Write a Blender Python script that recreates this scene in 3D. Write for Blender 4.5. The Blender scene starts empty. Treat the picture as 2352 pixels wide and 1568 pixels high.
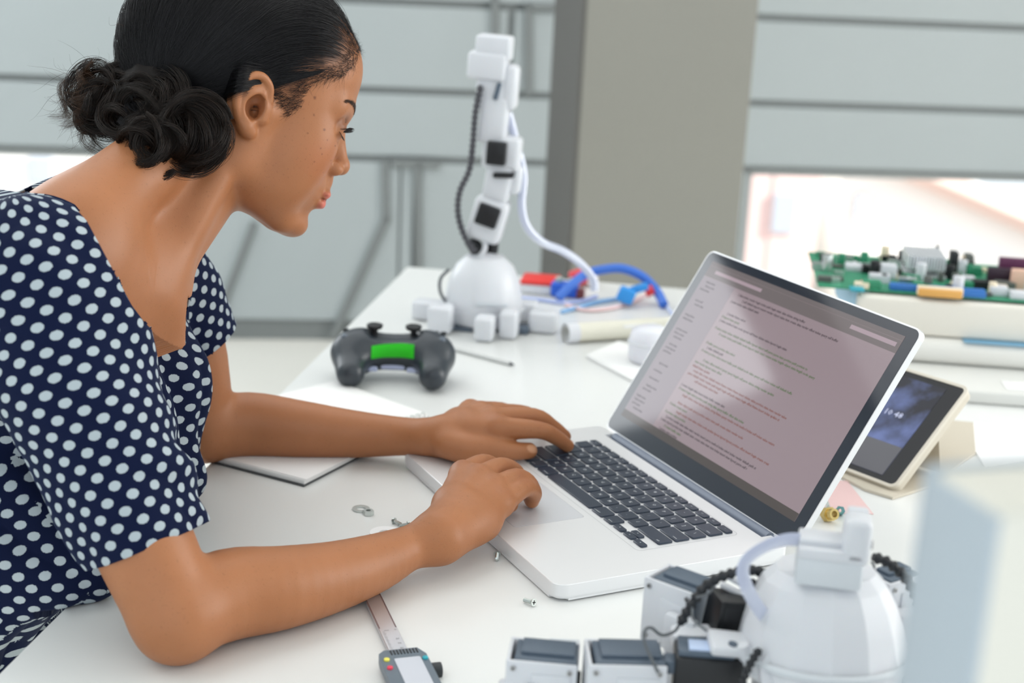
import bpy, bmesh, math, random
import numpy as np
from mathutils import Vector, Matrix, Euler
random.seed(7); RNG = np.random.default_rng(7)
C = bpy.context.scene.collection
sc = bpy.context.scene
R_ = math.radians
# ------------------------------------------------------------------ camera
# "table space": millimetres, origin on the table top under the camera; x right, y away, z up
TZ = 0.74
CF, CH, CP, CR = 3310.06, 563.55, 0.27637, -0.049207
def Wd(p):
    p = np.asarray(p, float); return p * 0.001 + np.array([0, 0, TZ])
def _ray(px, py):
    x = (px - 1176) / CF; y = (784 - py) / CF
    cr, sr = math.cos(-CR), math.sin(-CR); x, y = x*cr - y*sr, x*sr + y*cr
    c, s = math.cos(CP), math.sin(CP)
    return np.array([x, c + y*s, -s + y*c])
def onz(px, py, z=0.0):
    d = _ray(px, py); return d * ((z - CH) / d[2]) + np.array([0, 0, CH])
def P(px, py, Y):
    d = _ray(px, py); return d * (Y / d[1]) + np.array([0, 0, CH])
cam_d = bpy.data.cameras.new('camera'); cam = bpy.data.objects.new('camera', cam_d); C.objects.link(cam)
sc.camera = cam
cam_d.sensor_fit = 'HORIZONTAL'; cam_d.sensor_width = 36.0; cam_d.lens = 36.0 * CF / 2352
fw = Vector((0, math.cos(CP), -math.sin(CP))); up0 = Vector((0, math.sin(CP), math.cos(CP))); rt0 = Vector((1, 0, 0))
rt = rt0*math.cos(CR) + up0*math.sin(CR)*-1.0; up = rt0*math.sin(CR) + up0*math.cos(CR)
m = Matrix((( rt.x, up.x, -fw.x, 0), (rt.y, up.y, -fw.y, 0), (rt.z, up.z, -fw.z, TZ + CH*0.001), (0, 0, 0, 1)))
cam.matrix_world = m
cam_d.clip_start = 0.02; cam_d.clip_end = 200
cam_d.dof.use_dof = True; cam_d.dof.focus_distance = 1.30; cam_d.dof.aperture_fstop = 4.6; cam_d.dof.aperture_blades = 0
# ------------------------------------------------------------------ light
sc.view_settings.view_transform = 'Standard'; sc.view_settings.look = 'None'
sc.view_settings.gamma = 1.0; sc.view_settings.use_curve_mapping = False
sc.view_settings.exposure = 0.31
sc.cycles.max_bounces = 8; sc.cycles.use_denoising = True
wd = bpy.data.worlds.new('world'); sc.world = wd; wd.use_nodes = True
bg = wd.node_tree.nodes['Background']; bg.inputs['Color'].default_value = (0.86, 0.94, 1.0, 1); bg.inputs['Strength'].default_value = 1.2
def area(name, loc, look, size, power, col=(1, 1, 1)):
    l = bpy.data.lights.new(name, 'AREA'); l.shape = 'RECTANGLE'; l.size, l.size_y = size; l.energy = power; l.color = col
    o = bpy.data.objects.new(name, l); C.objects.link(o); o.location = loc
    o.rotation_euler = (Vector(look) - Vector(loc)).to_track_quat('-Z', 'Y').to_euler(); return o
area('overhead_fill', (-0.7, 2.1, 2.74), (-0.6, 2.0, 0.8), (4.0, 4.0), 49, (0.96, 0.98, 1.0))  # added soft top light; stands for no fixture in the room
area('right_fill', (3.45, 1.9, 1.6), (-0.2, 1.7, 0.95), (2.6, 1.7), 72, (1.0, 0.985, 0.96))  # added light before the solid right wall, which has no window
area('low_window_daylight', (-2.3, 3.9, 1.75), (-0.25, 1.35, 0.8), (1.8, 1.4), 30, (0.93, 0.97, 1.0))
sun_d = bpy.data.lights.new('sun', 'SUN'); sun_d.energy = 5.5; sun_d.angle = R_(1.0); sun_d.color = (1, 0.95, 0.88)
sun = bpy.data.objects.new('sun', sun_d); C.objects.link(sun); sun.rotation_euler = Vector((-0.80, 0.36, -0.55)).to_track_quat('-Z', 'Y').to_euler()
# ------------------------------------------------------------------ materials
def mat(name, col, rough=0.5, metal=0.0, spec=0.5, emit=None, es=0.0, coat=0.0, alpha=1.0, trans=0.0, sss=0.0, sssc=(1, .3, .15), noise=0.0, nscale=30.0, bump=0.0, bscale=200.0, ior=1.45):
    m = bpy.data.materials.new(name); m.use_nodes = True; nt = m.node_tree; b = nt.nodes['Principled BSDF']
    b.inputs['Base Color'].default_value = (*col, 1); b.inputs['Roughness'].default_value = rough; b.inputs['Metallic'].default_value = metal
    b.inputs['Specular IOR Level'].default_value = spec; b.inputs['Coat Weight'].default_value = coat; b.inputs['IOR'].default_value = ior
    b.inputs['Transmission Weight'].default_value = trans; b.inputs['Alpha'].default_value = alpha
    if sss: b.inputs['Subsurface Weight'].default_value = sss; b.inputs['Subsurface Radius'].default_value = sssc; b.inputs['Subsurface Scale'].default_value = 0.004
    if emit: b.inputs['Emission Color'].default_value = (*emit, 1); b.inputs['Emission Strength'].default_value = es
    if noise or bump:
        tc = nt.nodes.new('ShaderNodeTexCoord')
    if noise:
        n = nt.nodes.new('ShaderNodeTexNoise'); n.inputs['Scale'].default_value = nscale; n.inputs['Detail'].default_value = 4
        nt.links.new(tc.outputs['Object'], n.inputs['Vector'])
        mx = nt.nodes.new('ShaderNodeMix'); mx.data_type = 'RGBA'; mx.inputs[6].default_value = (*[c*(1-noise) for c in col], 1); mx.inputs[7].default_value = (*[min(1, c*(1+noise)) for c in col], 1)
        nt.links.new(n.outputs['Fac'], mx.inputs[0]); nt.links.new(mx.outputs[2], b.inputs['Base Color'])
    if bump:
        n2 = nt.nodes.new('ShaderNodeTexNoise'); n2.inputs['Scale'].default_value = bscale; n2.inputs['Detail'].default_value = 3
        nt.links.new(tc.outputs['Object'], n2.inputs['Vector'])
        bp = nt.nodes.new('ShaderNodeBump'); bp.inputs['Strength'].default_value = bump; bp.inputs['Distance'].default_value = 0.001
        nt.links.new(n2.outputs['Fac'], bp.inputs['Height']); nt.links.new(bp.outputs['Normal'], b.inputs['Normal'])
    return m
# ------------------------------------------------------------------ objects
def meshobj(name, V, F, mt, parent=None, origin=None, smooth=False, auto=None):
    """V in table mm (or local mm when origin is given as a matrix-free offset)"""
    o0 = np.zeros(3) if origin is None else np.asarray(origin, float)
    me = bpy.data.meshes.new(name)
    vv = (np.asarray(V, float) - o0) * 0.001
    if isinstance(F, np.ndarray):
        n, k = F.shape
        me.vertices.add(len(vv)); me.vertices.foreach_set('co', vv.astype(np.float32).ravel())
        me.loops.add(n*k); me.loops.foreach_set('vertex_index', F.astype(np.int32).ravel())
        me.polygons.add(n); me.polygons.foreach_set('loop_start', np.arange(0, n*k, k, dtype=np.int32)); me.polygons.foreach_set('loop_total', np.full(n, k, np.int32))
        me.update(calc_edges=True)
    else:
        me.from_pydata([tuple(v) for v in vv], [], [tuple(f) for f in F]); me.update()
    if smooth: me.polygons.foreach_set('use_smooth', [True]*len(me.polygons))
    for x in (mt if isinstance(mt, (list, tuple)) else [mt]): me.materials.append(x)
    if auto is not None: me.set_sharp_from_angle(angle=R_(auto))
    o = bpy.data.objects.new(name, me); C.objects.link(o)
    if parent is not None: o.parent = parent
    else: o.location = Wd(o0)
    return o
def tag(o, label=None, cat=None, group=None, kind=None):
    if label: o['label'] = label
    if cat: o['category'] = cat
    if group: o['group'] = group
    if kind: o['kind'] = kind
    return o
class Thing:
    """an Empty at the thing's base; parts are given in table mm, or in the thing's own frame when rz is used"""
    def __init__(s, name, loc, label, cat, group=None, rot=(0, 0, 0), kind=None):
        s.o = bpy.data.objects.new(name, None); C.objects.link(s.o); s.o.empty_display_size = 0.02
        s.loc = np.asarray(loc, float); s.o.location = Wd(loc); s.o.rotation_euler = rot
        tag(s.o, label, cat, group, kind)
    def part(s, name, bm, mt, parent=None, label=None, smooth=False, auto=35, kind=None):
        """bm built in the thing's local mm frame"""
        o = bmobj(name, bm, mt, parent or s.o, auto if not smooth else None, smooth)
        if label: o['label'] = label
        if kind: o['kind'] = kind
        return o
def bmobj(name, bm, mt, parent=None, auto=35, smooth=False, loc=None, rot=None):
    me = bpy.data.meshes.new(name)
    bmesh.ops.scale(bm, vec=(.001, .001, .001), verts=bm.verts)
    bm.to_mesh(me); bm.free()
    for x in (mt if isinstance(mt, (list, tuple)) else [mt]): me.materials.append(x)
    if smooth or auto is not None: me.polygons.foreach_set('use_smooth', [True]*len(me.polygons))
    if not smooth and auto is not None: me.set_sharp_from_angle(angle=R_(auto))
    o = bpy.data.objects.new(name, me); C.objects.link(o)
    if parent is not None: o.parent = parent
    if loc is not None: o.location = loc
    if rot is not None: o.rotation_euler = rot
    return o
# --- bmesh shape helpers (local mm)
def M4(loc=(0, 0, 0), rot=(0, 0, 0)): return Matrix.Translation(Vector(loc)) @ Euler(rot).to_matrix().to_4x4()
def bx(bm, c, s, rot=(0, 0, 0), bev=0.0, seg=2, mi=0, M=None):
    r = bmesh.ops.create_cube(bm, size=1.0); vs = r['verts']
    bmesh.ops.scale(bm, vec=s, verts=vs)
    if bev > 0:
        es = list({e for v in vs for e in v.link_edges})
        rr = bmesh.ops.bevel(bm, geom=es, offset=bev, segments=seg, profile=0.5, affect='EDGES', clamp_overlap=True)
        vs = list({v for f in rr['faces'] for v in f.verts} | {v for v in vs if v.is_valid})
        fs = {f for v in vs for f in v.link_faces}; vs = list({v for f in fs for v in f.verts})
    mm = M4(c, rot)
    if M is not None: mm = M @ mm
    bmesh.ops.transform(bm, matrix=mm, verts=vs)
    if mi:
        for f in {f for v in vs for f in v.link_faces}: f.material_index = mi
    return vs
def cyl(bm, c, r, h, r2=None, seg=24, rot=(0, 0, 0), mi=0, M=None, bev=0.0):
    rr = bmesh.ops.create_cone(bm, cap_ends=True, segments=seg, radius1=r, radius2=r if r2 is None else r2, depth=h); vs = rr['verts']
    if bev > 0:
        es = [e for e in {e for v in vs for e in v.link_edges} if abs(e.verts[0].co.z - e.verts[1].co.z) < 1e-6]
        q = bmesh.ops.bevel(bm, geom=es, offset=bev, segments=2, profile=0.5, affect='EDGES')
        fs = set(q['faces']) | {f for v in vs if v.is_valid for f in v.link_faces}; vs = list({v for f in fs for v in f.verts})
        fs = {f for v in vs for f in v.link_faces}; vs = list({v for f in fs for v in f.verts})
    mm = M4(c, rot)
    if M is not None: mm = M @ mm
    bmesh.ops.transform(bm, matrix=mm, verts=vs)
    if mi:
        for f in {f for v in vs for f in v.link_faces}: f.material_index = mi
    return vs
def spin(bm, prof, seg=32, c=(0, 0, 0), rot=(0, 0, 0), cap=True, mi=0, M=None, flat=0):
    """lathe: prof = [(r,z)...]"""
    rings = []
    mm = M4(c, rot)
    if M is not None: mm = M @ mm
    for r, z in prof:
        rings.append([bm.verts.new(mm @ Vector((r*math.cos(2*math.pi*i/seg), r*math.sin(2*math.pi*i/seg), z))) for i in range(seg)])
    for a, b in zip(rings, rings[1:]):
        for i in range(seg):
            f = bm.faces.new((a[i], a[(i+1) % seg], b[(i+1) % seg], b[i])); f.material_index = mi
    if cap:
        f = bm.faces.new(rings[0][::-1]); f.material_index = mi
        f = bm.faces.new(rings[-1]); f.material_index = mi
def cr_spline(pts, n=8):
    pts = [np.asarray(p, float) for p in pts]
    if len(pts) < 3: return [pts[0] + (pts[-1]-pts[0])*t for t in np.linspace(0, 1, n+1)]
    out = []
    Q = [2*pts[0]-pts[1]] + pts + [2*pts[-1]-pts[-2]]
    for i in range(1, len(Q)-2):
        p0, p1, p2, p3 = Q[i-1:i+3]
        for j in range(n):
            t = j/n
            out.append(0.5*((2*p1)+(-p0+p2)*t+(2*p0-5*p1+4*p2-p3)*t*t+(-p0+3*p1-3*p2+p3)*t**3))
    out.append(pts[-1]); return out
def tube(bm, pts, r, seg=10, smooth=True, n=8, mi=0, flat=None, rfun=None, cap=True):
    """swept tube through pts (local mm); flat=(w,h) makes a ribbon section"""
    pp = cr_spline(pts, n) if smooth else [np.asarray(p, float) for p in pts]
    rings = []; up_ = Vector((0, 0, 1))
    prev = None
    for i, p in enumerate(pp):
        a = pp[max(i-1, 0)]; b = pp[min(i+1, len(pp)-1)]; t = Vector(b-a).normalized()
        if prev is None:
            s = t.cross(up_);
            if s.length < 1e-3: s = t.cross(Vector((1, 0, 0)))
            s.normalize()
        else:
            s = (prev - t*prev.dot(t)).normalized()
        prev = s; u = s.cross(t)
        rr = r if rfun is None else rfun(i/(len(pp)-1), i)
        ring = []
        for k in range(seg):
            th = 2*math.pi*k/seg
            if flat: q = s*(math.cos(th)*flat[0]) + u*(math.sin(th)*flat[1])
            else: q = s*(math.cos(th)*rr) + u*(math.sin(th)*rr)
            ring.append(bm.verts.new(Vector(p) + q))
        rings.append(ring)
    for a, b in zip(rings, rings[1:]):
        for k in range(seg):
            f = bm.faces.new((a[k], a[(k+1) % seg], b[(k+1) % seg], b[k])); f.material_index = mi
    if cap:
        f = bm.faces.new(rings[0][::-1]); f.material_index = mi
        f = bm.faces.new(rings[-1]); f.material_index = mi
def prism(bm, poly, z0, z1, M=None, mi=0):
    mm = M or Matrix.Identity(4)
    a = [bm.verts.new(mm @ Vector((x, y, z0))) for x, y in poly]; b = [bm.verts.new(mm @ Vector((x, y, z1))) for x, y in poly]
    n = len(poly); fs = [bm.faces.new(a[::-1]), bm.faces.new(b)]
    for i in range(n): fs.append(bm.faces.new((a[i], a[(i+1) % n], b[(i+1) % n], b[i])))
    for f in fs: f.material_index = mi
    return fs
def rrect(w, h, r, n=6, cx=0, cy=0):
    out = []
    for sx, sy, a0 in ((1, 1, 0), (-1, 1, 90), (-1, -1, 180), (1, -1, 270)):
        for i in range(n+1):
            a = R_(a0 + 90*i/n); out.append((cx + sx*(w/2-r) + r*math.cos(a), cy + sy*(h/2-r) + r*math.sin(a)))
    return out
# ------------------------------------------------------------------ room shell
def struct(o, label=None): o['kind'] = 'structure'; (label and o.__setitem__('label', label)); return o
WA = R_(8.0); WE = np.array([math.cos(WA), math.sin(WA), 0]); WN = np.array([-math.sin(WA), math.cos(WA), 0]); W0 = np.array([-700., 4495., 0.])
def onwall(px, py, off=0.0):
    """wall coordinates (u along the wall, z) where the line of sight meets the wall plane"""
    d = _ray(px, py); o = np.array([0, 0, CH]); t = ((W0 - WN*off - o) @ WN)/(d @ WN); p = o + d*t; return (p-W0) @ WE, p[2]
WM = Matrix(((WE[0], WN[0], 0, W0[0]), (WE[1], WN[1], 0, W0[1]), (0, 0, 1, 0), (0, 0, 0, 1)))   # local (u, depth, z) -> table mm
def wall_part(name, boxes, mt, parent=None, bev=0):
    bm = bmesh.new()
    for (u0, u1, d0, d1, z0, z1) in boxes: bx(bm, ((u0+u1)/2, (d0+d1)/2, (z0+z1)/2), (u1-u0, d1-d0, z1-z0), bev=bev, seg=1)
    bmesh.ops.transform(bm, matrix=WM, verts=bm.verts); o = bmobj(name, bm, mt, parent, auto=30)
    if parent is None: o.location = (0, 0, TZ)
    return o
M_wall = mat('wall_paint', (.42, .462, .472), .55, noise=.03, nscale=3); M_joint = mat('joint_grey', (.215, .232, .232), .7)
M_cream = mat('frame_paint', (.50, .53, .53), .5)
uL, uR = -2600., 4300.; zF, zC = -740., 2060.
zB = onwall(830, 362)[1]; zA = onwall(830, 205)[1]; zT = onwall(1000, 8)[1]; rowh = zT - zA
zT2 = zT + (zA-zB)*1.1
# backing wall with the two window openings
uw0, uw1 = onwall(1716, 400)[0], 4000.; wz0, wz1 = -660., zB - 8
lw0, lw1 = -2300., onwall(418, 380)[0]; lz0 = onwall(300, 600)[1]
wall = wall_part('wall_back', [(uL, uR, 0, 120, zB-8, zC), (uL, lw0, 0, 120, zF, zB-8), (lw0, lw1, 0, 120, zF, lz0), (lw1, uw0, 0, 120, zF, zB-8), (uw0, uw1, 0, 120, zF, wz0), (uw1, uR, 0, 120, zF, zB-8)], M_joint)
struct(wall, 'grey panelled back wall')
jw = 22.0
def row(z0, z1, cuts):
    for a, b in zip(cuts, cuts[1:]): wall_part('panel', [(a+jw/2, b-jw/2, -14, 2, z0+jw/2, z1-jw/2)], M_wall, wall, bev=2)
uc = lambda px, py: onwall(px, py)[0]
row(zT, zT2, [uL, -1100, uc(1135, 4), uR]); row(zA, zT, [uL, -1500, uc(1172, 80), uR]); row(zB, zA, [uL, uR])
wall_part('panel', [(lw1+10, uc(925, 420)-jw/2, -14, 2, zF+70, zB-jw/2)], M_wall, wall, bev=2)
wall_part('panel', [(uc(925, 420)+jw/2-14, uc(958, 450)-12, -14, 2, zF+70, zB-jw/2)], M_wall, wall, bev=2)
wall_part('panel', [(uc(958, 450)+12, uw0-10, -14, 2, zF+70, zB-jw/2)], M_wall, wall, bev=2)
wall_part('panel', [(uw0, uR, -14, 2, zF+2, wz0-8)], M_wall, wall, bev=2)
def bar(name, p, q, w=24, d=16):
    (u0, z0), (u1, z1) = p, q; L = math.hypot(u1-u0, z1-z0); a = math.atan2(z1-z0, u1-u0); bm = bmesh.new()
    bx(bm, ((u0+u1)/2, -14-d/2, (z0+z1)/2), (L+w, d, w), rot=(0, -a, 0), bev=2, seg=1); bmesh.ops.transform(bm, matrix=WM, verts=bm.verts)
    o = bmobj(name, bm, M_joint, wall); return o
for a, b in (((884, 372), (886, 500)), ((886, 500), (768, 762)), ((582, 515), (498, 735)), ((958, 372), (962, 700)), ((1212, 14), (1212, 208)), ((1212, 14), (1262, 16)), ((1135, 8), (1135, 84)), ((905, 372), (1000, 376))): bar('brace', onwall(*a), onwall(*b), 24 if a[0] > 800 else 22)
# windows
def window(name, u0, u1, z0, z1, nmul):
    bm = bmesh.new(); t = 45
    for a in ((u0, u1, z0, z0+t), (u0, u1, z1-18, z1), (u0, u0+26, z0, z1), (u1-t, u1, z0, z1)): bx(bm, ((a[0]+a[1])/2, 60, (a[2]+a[3])/2), (a[1]-a[0], 70, a[3]-a[2]), bev=3, seg=1)
    for i in range(1, nmul): u = u0 + (u1-u0)*i/nmul; bx(bm, (u, 60, (z0+z1)/2), (40, 60, z1-z0), bev=3, seg=1)
    bmesh.ops.transform(bm, matrix=WM, verts=bm.verts); o = bmobj(name, bm, M_cream, None); o.location = (0, 0, TZ); struct(o)
    g = mat('window_glass', (1, 1, 1), .02, trans=1.0, ior=1.05); bm = bmesh.new(); bx(bm, ((u0+u1)/2, 62, (z0+z1)/2), (u1-u0-30, 5, z1-z0-20)); bmesh.ops.transform(bm, matrix=WM, verts=bm.verts); bmobj('pane', bm, g, o)
    return o
window('window_1', uw0, uw1, wz0, wz1, 2)['label'] = 'wide window beside the grey column'
window('window_2', lw0, lw1, lz0, wz1, 1)['label'] = 'low window behind the woman'
# column in front of the wall
M_col = mat('column_paint', (.235, .232, .205), .6, noise=.04, nscale=2); M_cold = mat('column_side_shade', (.10, .097, .09), .6)
bm = bmesh.new(); cN = P(1340, 0, 3300)[:2]; cNb = P(1316, 630, 3300)[:2]; cx0 = (cN[0]+cNb[0])/2; cR = P(1716, 300, 3360); wcol = (cR[0]-cx0)/math.cos(WA)
CM = Matrix.Translation((cx0, 3300, 0)) @ Matrix.Rotation(WA, 4, 'Z')
bx(bm, (wcol/2, 200, (zF+zC)/2), (wcol, 400, zC-zF), bev=4, seg=1); bmesh.ops.transform(bm, matrix=CM, verts=bm.verts)
colo = struct(bmobj('column', bm, M_col), 'square grey-brown column standing before the panelled wall'); colo.location = (0, 0, TZ)
bm = bmesh.new(); bx(bm, (-4, 200, (zF+zC)/2), (8, 396, zC-zF)); bmesh.ops.transform(bm, matrix=CM, verts=bm.verts); bmobj('side_face', bm, M_cold, colo)['label'] = 'side face coloured dark for its shade'  # thin slab; the shade of this side is put into its colour
# floor, ceiling, right wall
M_floor = mat('floor_concrete', (.80, .78, .72), .45, noise=.06, nscale=1.5)
bm = bmesh.new(); bx(bm, (400, 2000, zF-50), (6800, 6400, 100)); o = bmobj('floor', bm, M_floor); o.location = (0, 0, TZ); struct(o, 'pale concrete floor')
bm = bmesh.new(); bx(bm, (400, 2000, zC+60), (6800, 6400, 120)); o = bmobj('ceiling', bm, mat('ceiling_paint', (.8, .8, .79), .8)); o.location = (0, 0, TZ); struct(o, 'white ceiling')
bm = bmesh.new(); bx(bm, (3700, 2000, (zF+zC)/2), (120, 6400, zC-zF)); o = bmobj('wall_right', bm, M_wall); o.location = (0, 0, TZ); struct(o, 'plain grey side wall')
bm = bmesh.new(); bx(bm, (-2960, 2000, (zF+zC)/2), (120, 6400, zC-zF)); o = bmobj('wall_left', bm, M_wall); o.location = (0, 0, TZ); struct(o, 'unseen grey side wall behind the woman')  # out of view; put in to keep sky light off the left
# ------------------------------------------------------------------ outside, across the street
M_fac = mat('facade_render', (.92, .90, .87), .8, noise=.04, nscale=.5); M_pink = mat('facade_brick_pink', (.86, .62, .58), .8); M_gl = mat('far_window', (.50, .54, .60), .25); M_roof = mat('roof_edge', (.74, .55, .48), .7)
def far_box(name, px0, px1, py0, py1, Y, dep, mt, parent):
    a, b = P(px0, py1, Y), P(px1, py0, Y); bm = bmesh.new(); bx(bm, ((a[0]+b[0])/2, Y+dep/2, (a[2]+b[2])/2), (b[0]-a[0], dep, b[2]-a[2]), bev=10, seg=1); return bmobj(name, bm, mt, parent)
bA = Thing('apartment_building', (0, 0, 0), 'pale rendered building with pink brick strips across the street', 'building')
far_box('wall', 1560, 1900, -500, 1100, 14000, 4000, M_fac, bA.o); far_box('brick_strip', 1772, 1815, -500, 900, 13960, 60, M_pink, bA.o); far_box('brick_strip', 1836, 1868, -500, 900, 13940, 80, M_pink, bA.o)
for y0 in (-300, -80, 140, 445, 640): far_box('window', 1770, 1835, y0, y0+90, 13900, 70, M_gl, bA.o)
bB = Thing('gabled_building', (0, 0, 0), 'white gabled building with a pinkish sloping roof edge', 'building')
a, b, c_, d_ = P(1930, 330, 15000), P(2700, 655, 15000), P(2700, 1300, 15000), P(1930, 1300, 15000)
bm = bmesh.new()
f0 = [bm.verts.new(v) for v in (a, b, c_, d_)]; f1 = [bm.verts.new(Vector(v) + Vector((0, 5000, 0))) for v in (a, b, c_, d_)]
bm.faces.new(f0); bm.faces.new(f1[::-1]); [bm.faces.new((f0[i], f1[i], f1[(i+1) % 4], f0[(i+1) % 4])) for i in range(4)]; bmobj('wall', bm, M_fac, bB.o)
bm = bmesh.new(); tube(bm, [a + np.array([-400, -150, 200]), b + np.array([200, -150, -60])], 140, seg=6, smooth=False); bmobj('roof_edge', bm, M_roof, bB.o)
far_box('window', 1958, 1992, 450, 520, 14900, 90, M_gl, bB.o); far_box('window', 2075, 2110, 640, 720, 14900, 90, M_gl, bB.o)
bm = bmesh.new(); bx(bm, (3000, 14500, -3600), (60000, 19000, 200)); o = bmobj('ground', bm, mat('street', (.45, .44, .42), .9)); o.location = (0, 0, TZ); struct(o, 'street outside')
bC = Thing('low_building', (0, 0, 0), 'cream building seen through the low window behind the woman', 'building'); far_box('wall', -500, 700, 300, 700, 13500, 3000, M_fac, bC.o); far_box('window', 70, 120, 360, 420, 13450, 60, M_gl, bC.o)
# ------------------------------------------------------------------ the white work table
TA = -R_(7.62); TB = np.array([-187., 2428., 0.]); TX = np.array([math.cos(TA), math.sin(TA), 0]); TY = np.array([-math.sin(TA), math.cos(TA), 0])
M_table = mat('table_laminate', (.80, .81, .795), .28, spec=.45, noise=.012, nscale=6); M_tedge = mat('table_edge', (.74, .735, .70), .5); M_leg = mat('table_steel', (.55, .56, .57), .4, metal=.6)
tw, tl = 1560., 2240.
tb = Thing('work_table', (*(TB + TX*tw/2 - TY*tl/2)[:2], -740), 'long white laminate work table under the laptop and robots', 'table', rot=(0, 0, TA))
bm = bmesh.new(); bx(bm, (0, 0, 740-14), (tw, tl, 28), bev=2.0, seg=2); tb.part('table_top', bm, M_table)
for sx in (-1, 1):
    for sy in (-1, 1): bm = bmesh.new(); bx(bm, (sx*(tw/2-60), sy*(tl/2-70), 356), (50, 50, 712), bev=3, seg=1); tb.part('leg', bm, M_leg)
bm = bmesh.new()
for sx in (-1, 1): bx(bm, (sx*(tw/2-60), 0, 690), (30, tl-160, 44), bev=2, seg=1)
for sy in (-1, 1): bx(bm, (0, sy*(tl/2-70), 690), (tw-140, 30, 44), bev=2, seg=1)
tb.part('apron', bm, M_leg)
# ------------------------------------------------------------------ laptop
def text_mesh(items, name, mt, parent, font_cache={}):
    """items: (string, 4x4 matrix in local mm, size mm); joined into one flat print mesh"""
    V, F = [], []
    for s_, M_, sz in items:
        if s_ not in font_cache:
            cu = bpy.data.curves.new('t', 'FONT'); cu.body = s_; cu.size = 1.0; cu.offset = .018 if name == 'code_text' else 0; cu.resolution_u = 1; o = bpy.data.objects.new('t', cu); C.objects.link(o)
            dg = bpy.context.evaluated_depsgraph_get(); me = o.evaluated_get(dg).to_mesh(); vs = np.array([v.co[:] for v in me.vertices]).reshape(-1, 3); fs = [tuple(p.vertices) for p in me.polygons]
            o.evaluated_get(dg).to_mesh_clear(); bpy.data.objects.remove(o); bpy.data.curves.remove(cu); font_cache[s_] = (vs, fs)
        vs, fs = font_cache[s_]
        if not len(vs): continue
        A = np.array(M_); q = (vs*sz) @ A[:3, :3].T + A[:3, 3]; n = len(V); V += [tuple(v) for v in q*0.001]; F += [tuple(i+n for i in f) for f in fs]
    me = bpy.data.meshes.new(name); me.from_pydata(V, [], F); me.materials.append(mt); o = bpy.data.objects.new(name, me); C.objects.link(o); o.parent = parent; o['kind'] = 'stuff'; return o
LYAW = -1.10457; LF = -111.83
M_alu = mat('laptop_aluminium', (.82, .825, .835), .36, metal=.35, spec=.5); M_key = mat('key_black', (.026, .038, .062), .30, spec=.6); M_leg2 = mat('key_print', (.75, .78, .8), .5)
M_track = mat('trackpad_glass', (.70, .715, .75), .25, metal=.2); M_rub = mat('rubber_black', (.012, .012, .014), .6); M_bez = mat('bezel_glass', (.010, .014, .026), .06, spec=.75)
lp = Thing('laptop', (67.29, 1364.07, 0), 'open silver laptop with black keys and code on its screen', 'laptop', rot=(0, 0, LYAW))
def notch_outline(W, D, r, nw, nd, y0):
    pts = []
    pts += [(-W/2 + r - r*math.cos(a), y0 + r - r*math.sin(a)) for a in [R_(90*i/8) for i in range(9)]]
    pts += [(W/2 - r + r*math.sin(a), y0 + r - r*math.cos(a)) for a in [R_(90*i/8) for i in range(9)]]
    pts += [(W/2 - 7 + 7*math.cos(a), y0 + D - 7 + 7*math.sin(a)) for a in [R_(90*i/5) for i in range(6)]]
    pts += [(nw/2, y0+D), (nw/2, y0+D-nd), (-nw/2, y0+D-nd), (-nw/2, y0+D)]
    pts += [(-W/2 + 7 - 7*math.sin(a), y0 + D - 7 + 7*math.cos(a)) for a in [R_(90*i/5) for i in range(6)]]
    return pts
bm = bmesh.new(); fs = prism(bm, notch_outline(364, 249, 13, 306, 11, LF), 1.8, 17)
be = [e for e in fs[0].edges]; bmesh.ops.bevel(bm, geom=be, offset=4.5, segments=4, profile=.5, affect='EDGES', clamp_overlap=True)
te = [e for e in bm.edges if all(abs(v.co.z-17) < 1e-4 for v in e.verts)]; bmesh.ops.bevel(bm, geom=te, offset=.5, segments=1, affect='EDGES')
base = lp.part('base', bm, M_alu, auto=40)
bm = bmesh.new()
for x in (-140, 140):
    for y in (LF+30, LF+215): bm = bmesh.new(); cyl(bm, (x, y, 1.0), 7, 2.0, seg=16); lp.part('rubber_foot', bm, M_rub)
# keyboard well rim: a hair-thin recessed outline
bm = bmesh.new(); ro, ri = rrect(283, 114, 6, 4, 0, 51.5), rrect(281.6, 112.6, 5.4, 4, 0, 51.5); a_ = [bm.verts.new((x, y, 17.08)) for x, y in ro]; b_ = [bm.verts.new((x, y, 17.08)) for x, y in ri]
for i in range(len(a_)): bm.faces.new((a_[i], a_[(i+1) % len(a_)], b_[(i+1) % len(b_)], b_[i]))
lp.part('keyboard_rim', bm, mat('rim_line', (.60, .61, .62), .4, metal=.3), auto=None)
bm = bmesh.new(); prism(bm, rrect(105, 76, 3, 3, 0, -51.0), 16.6, 17.12); lp.part('trackpad', bm, M_track)
bm = bmesh.new(); prism(bm, rrect(106, 77, 3.4, 3, 0, -51.0), 16.6, 17.05); lp.part('trackpad_gap', bm, mat('gap_grey', (.45, .46, .48), .5))
U = 19.0; kmesh = {}
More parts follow.
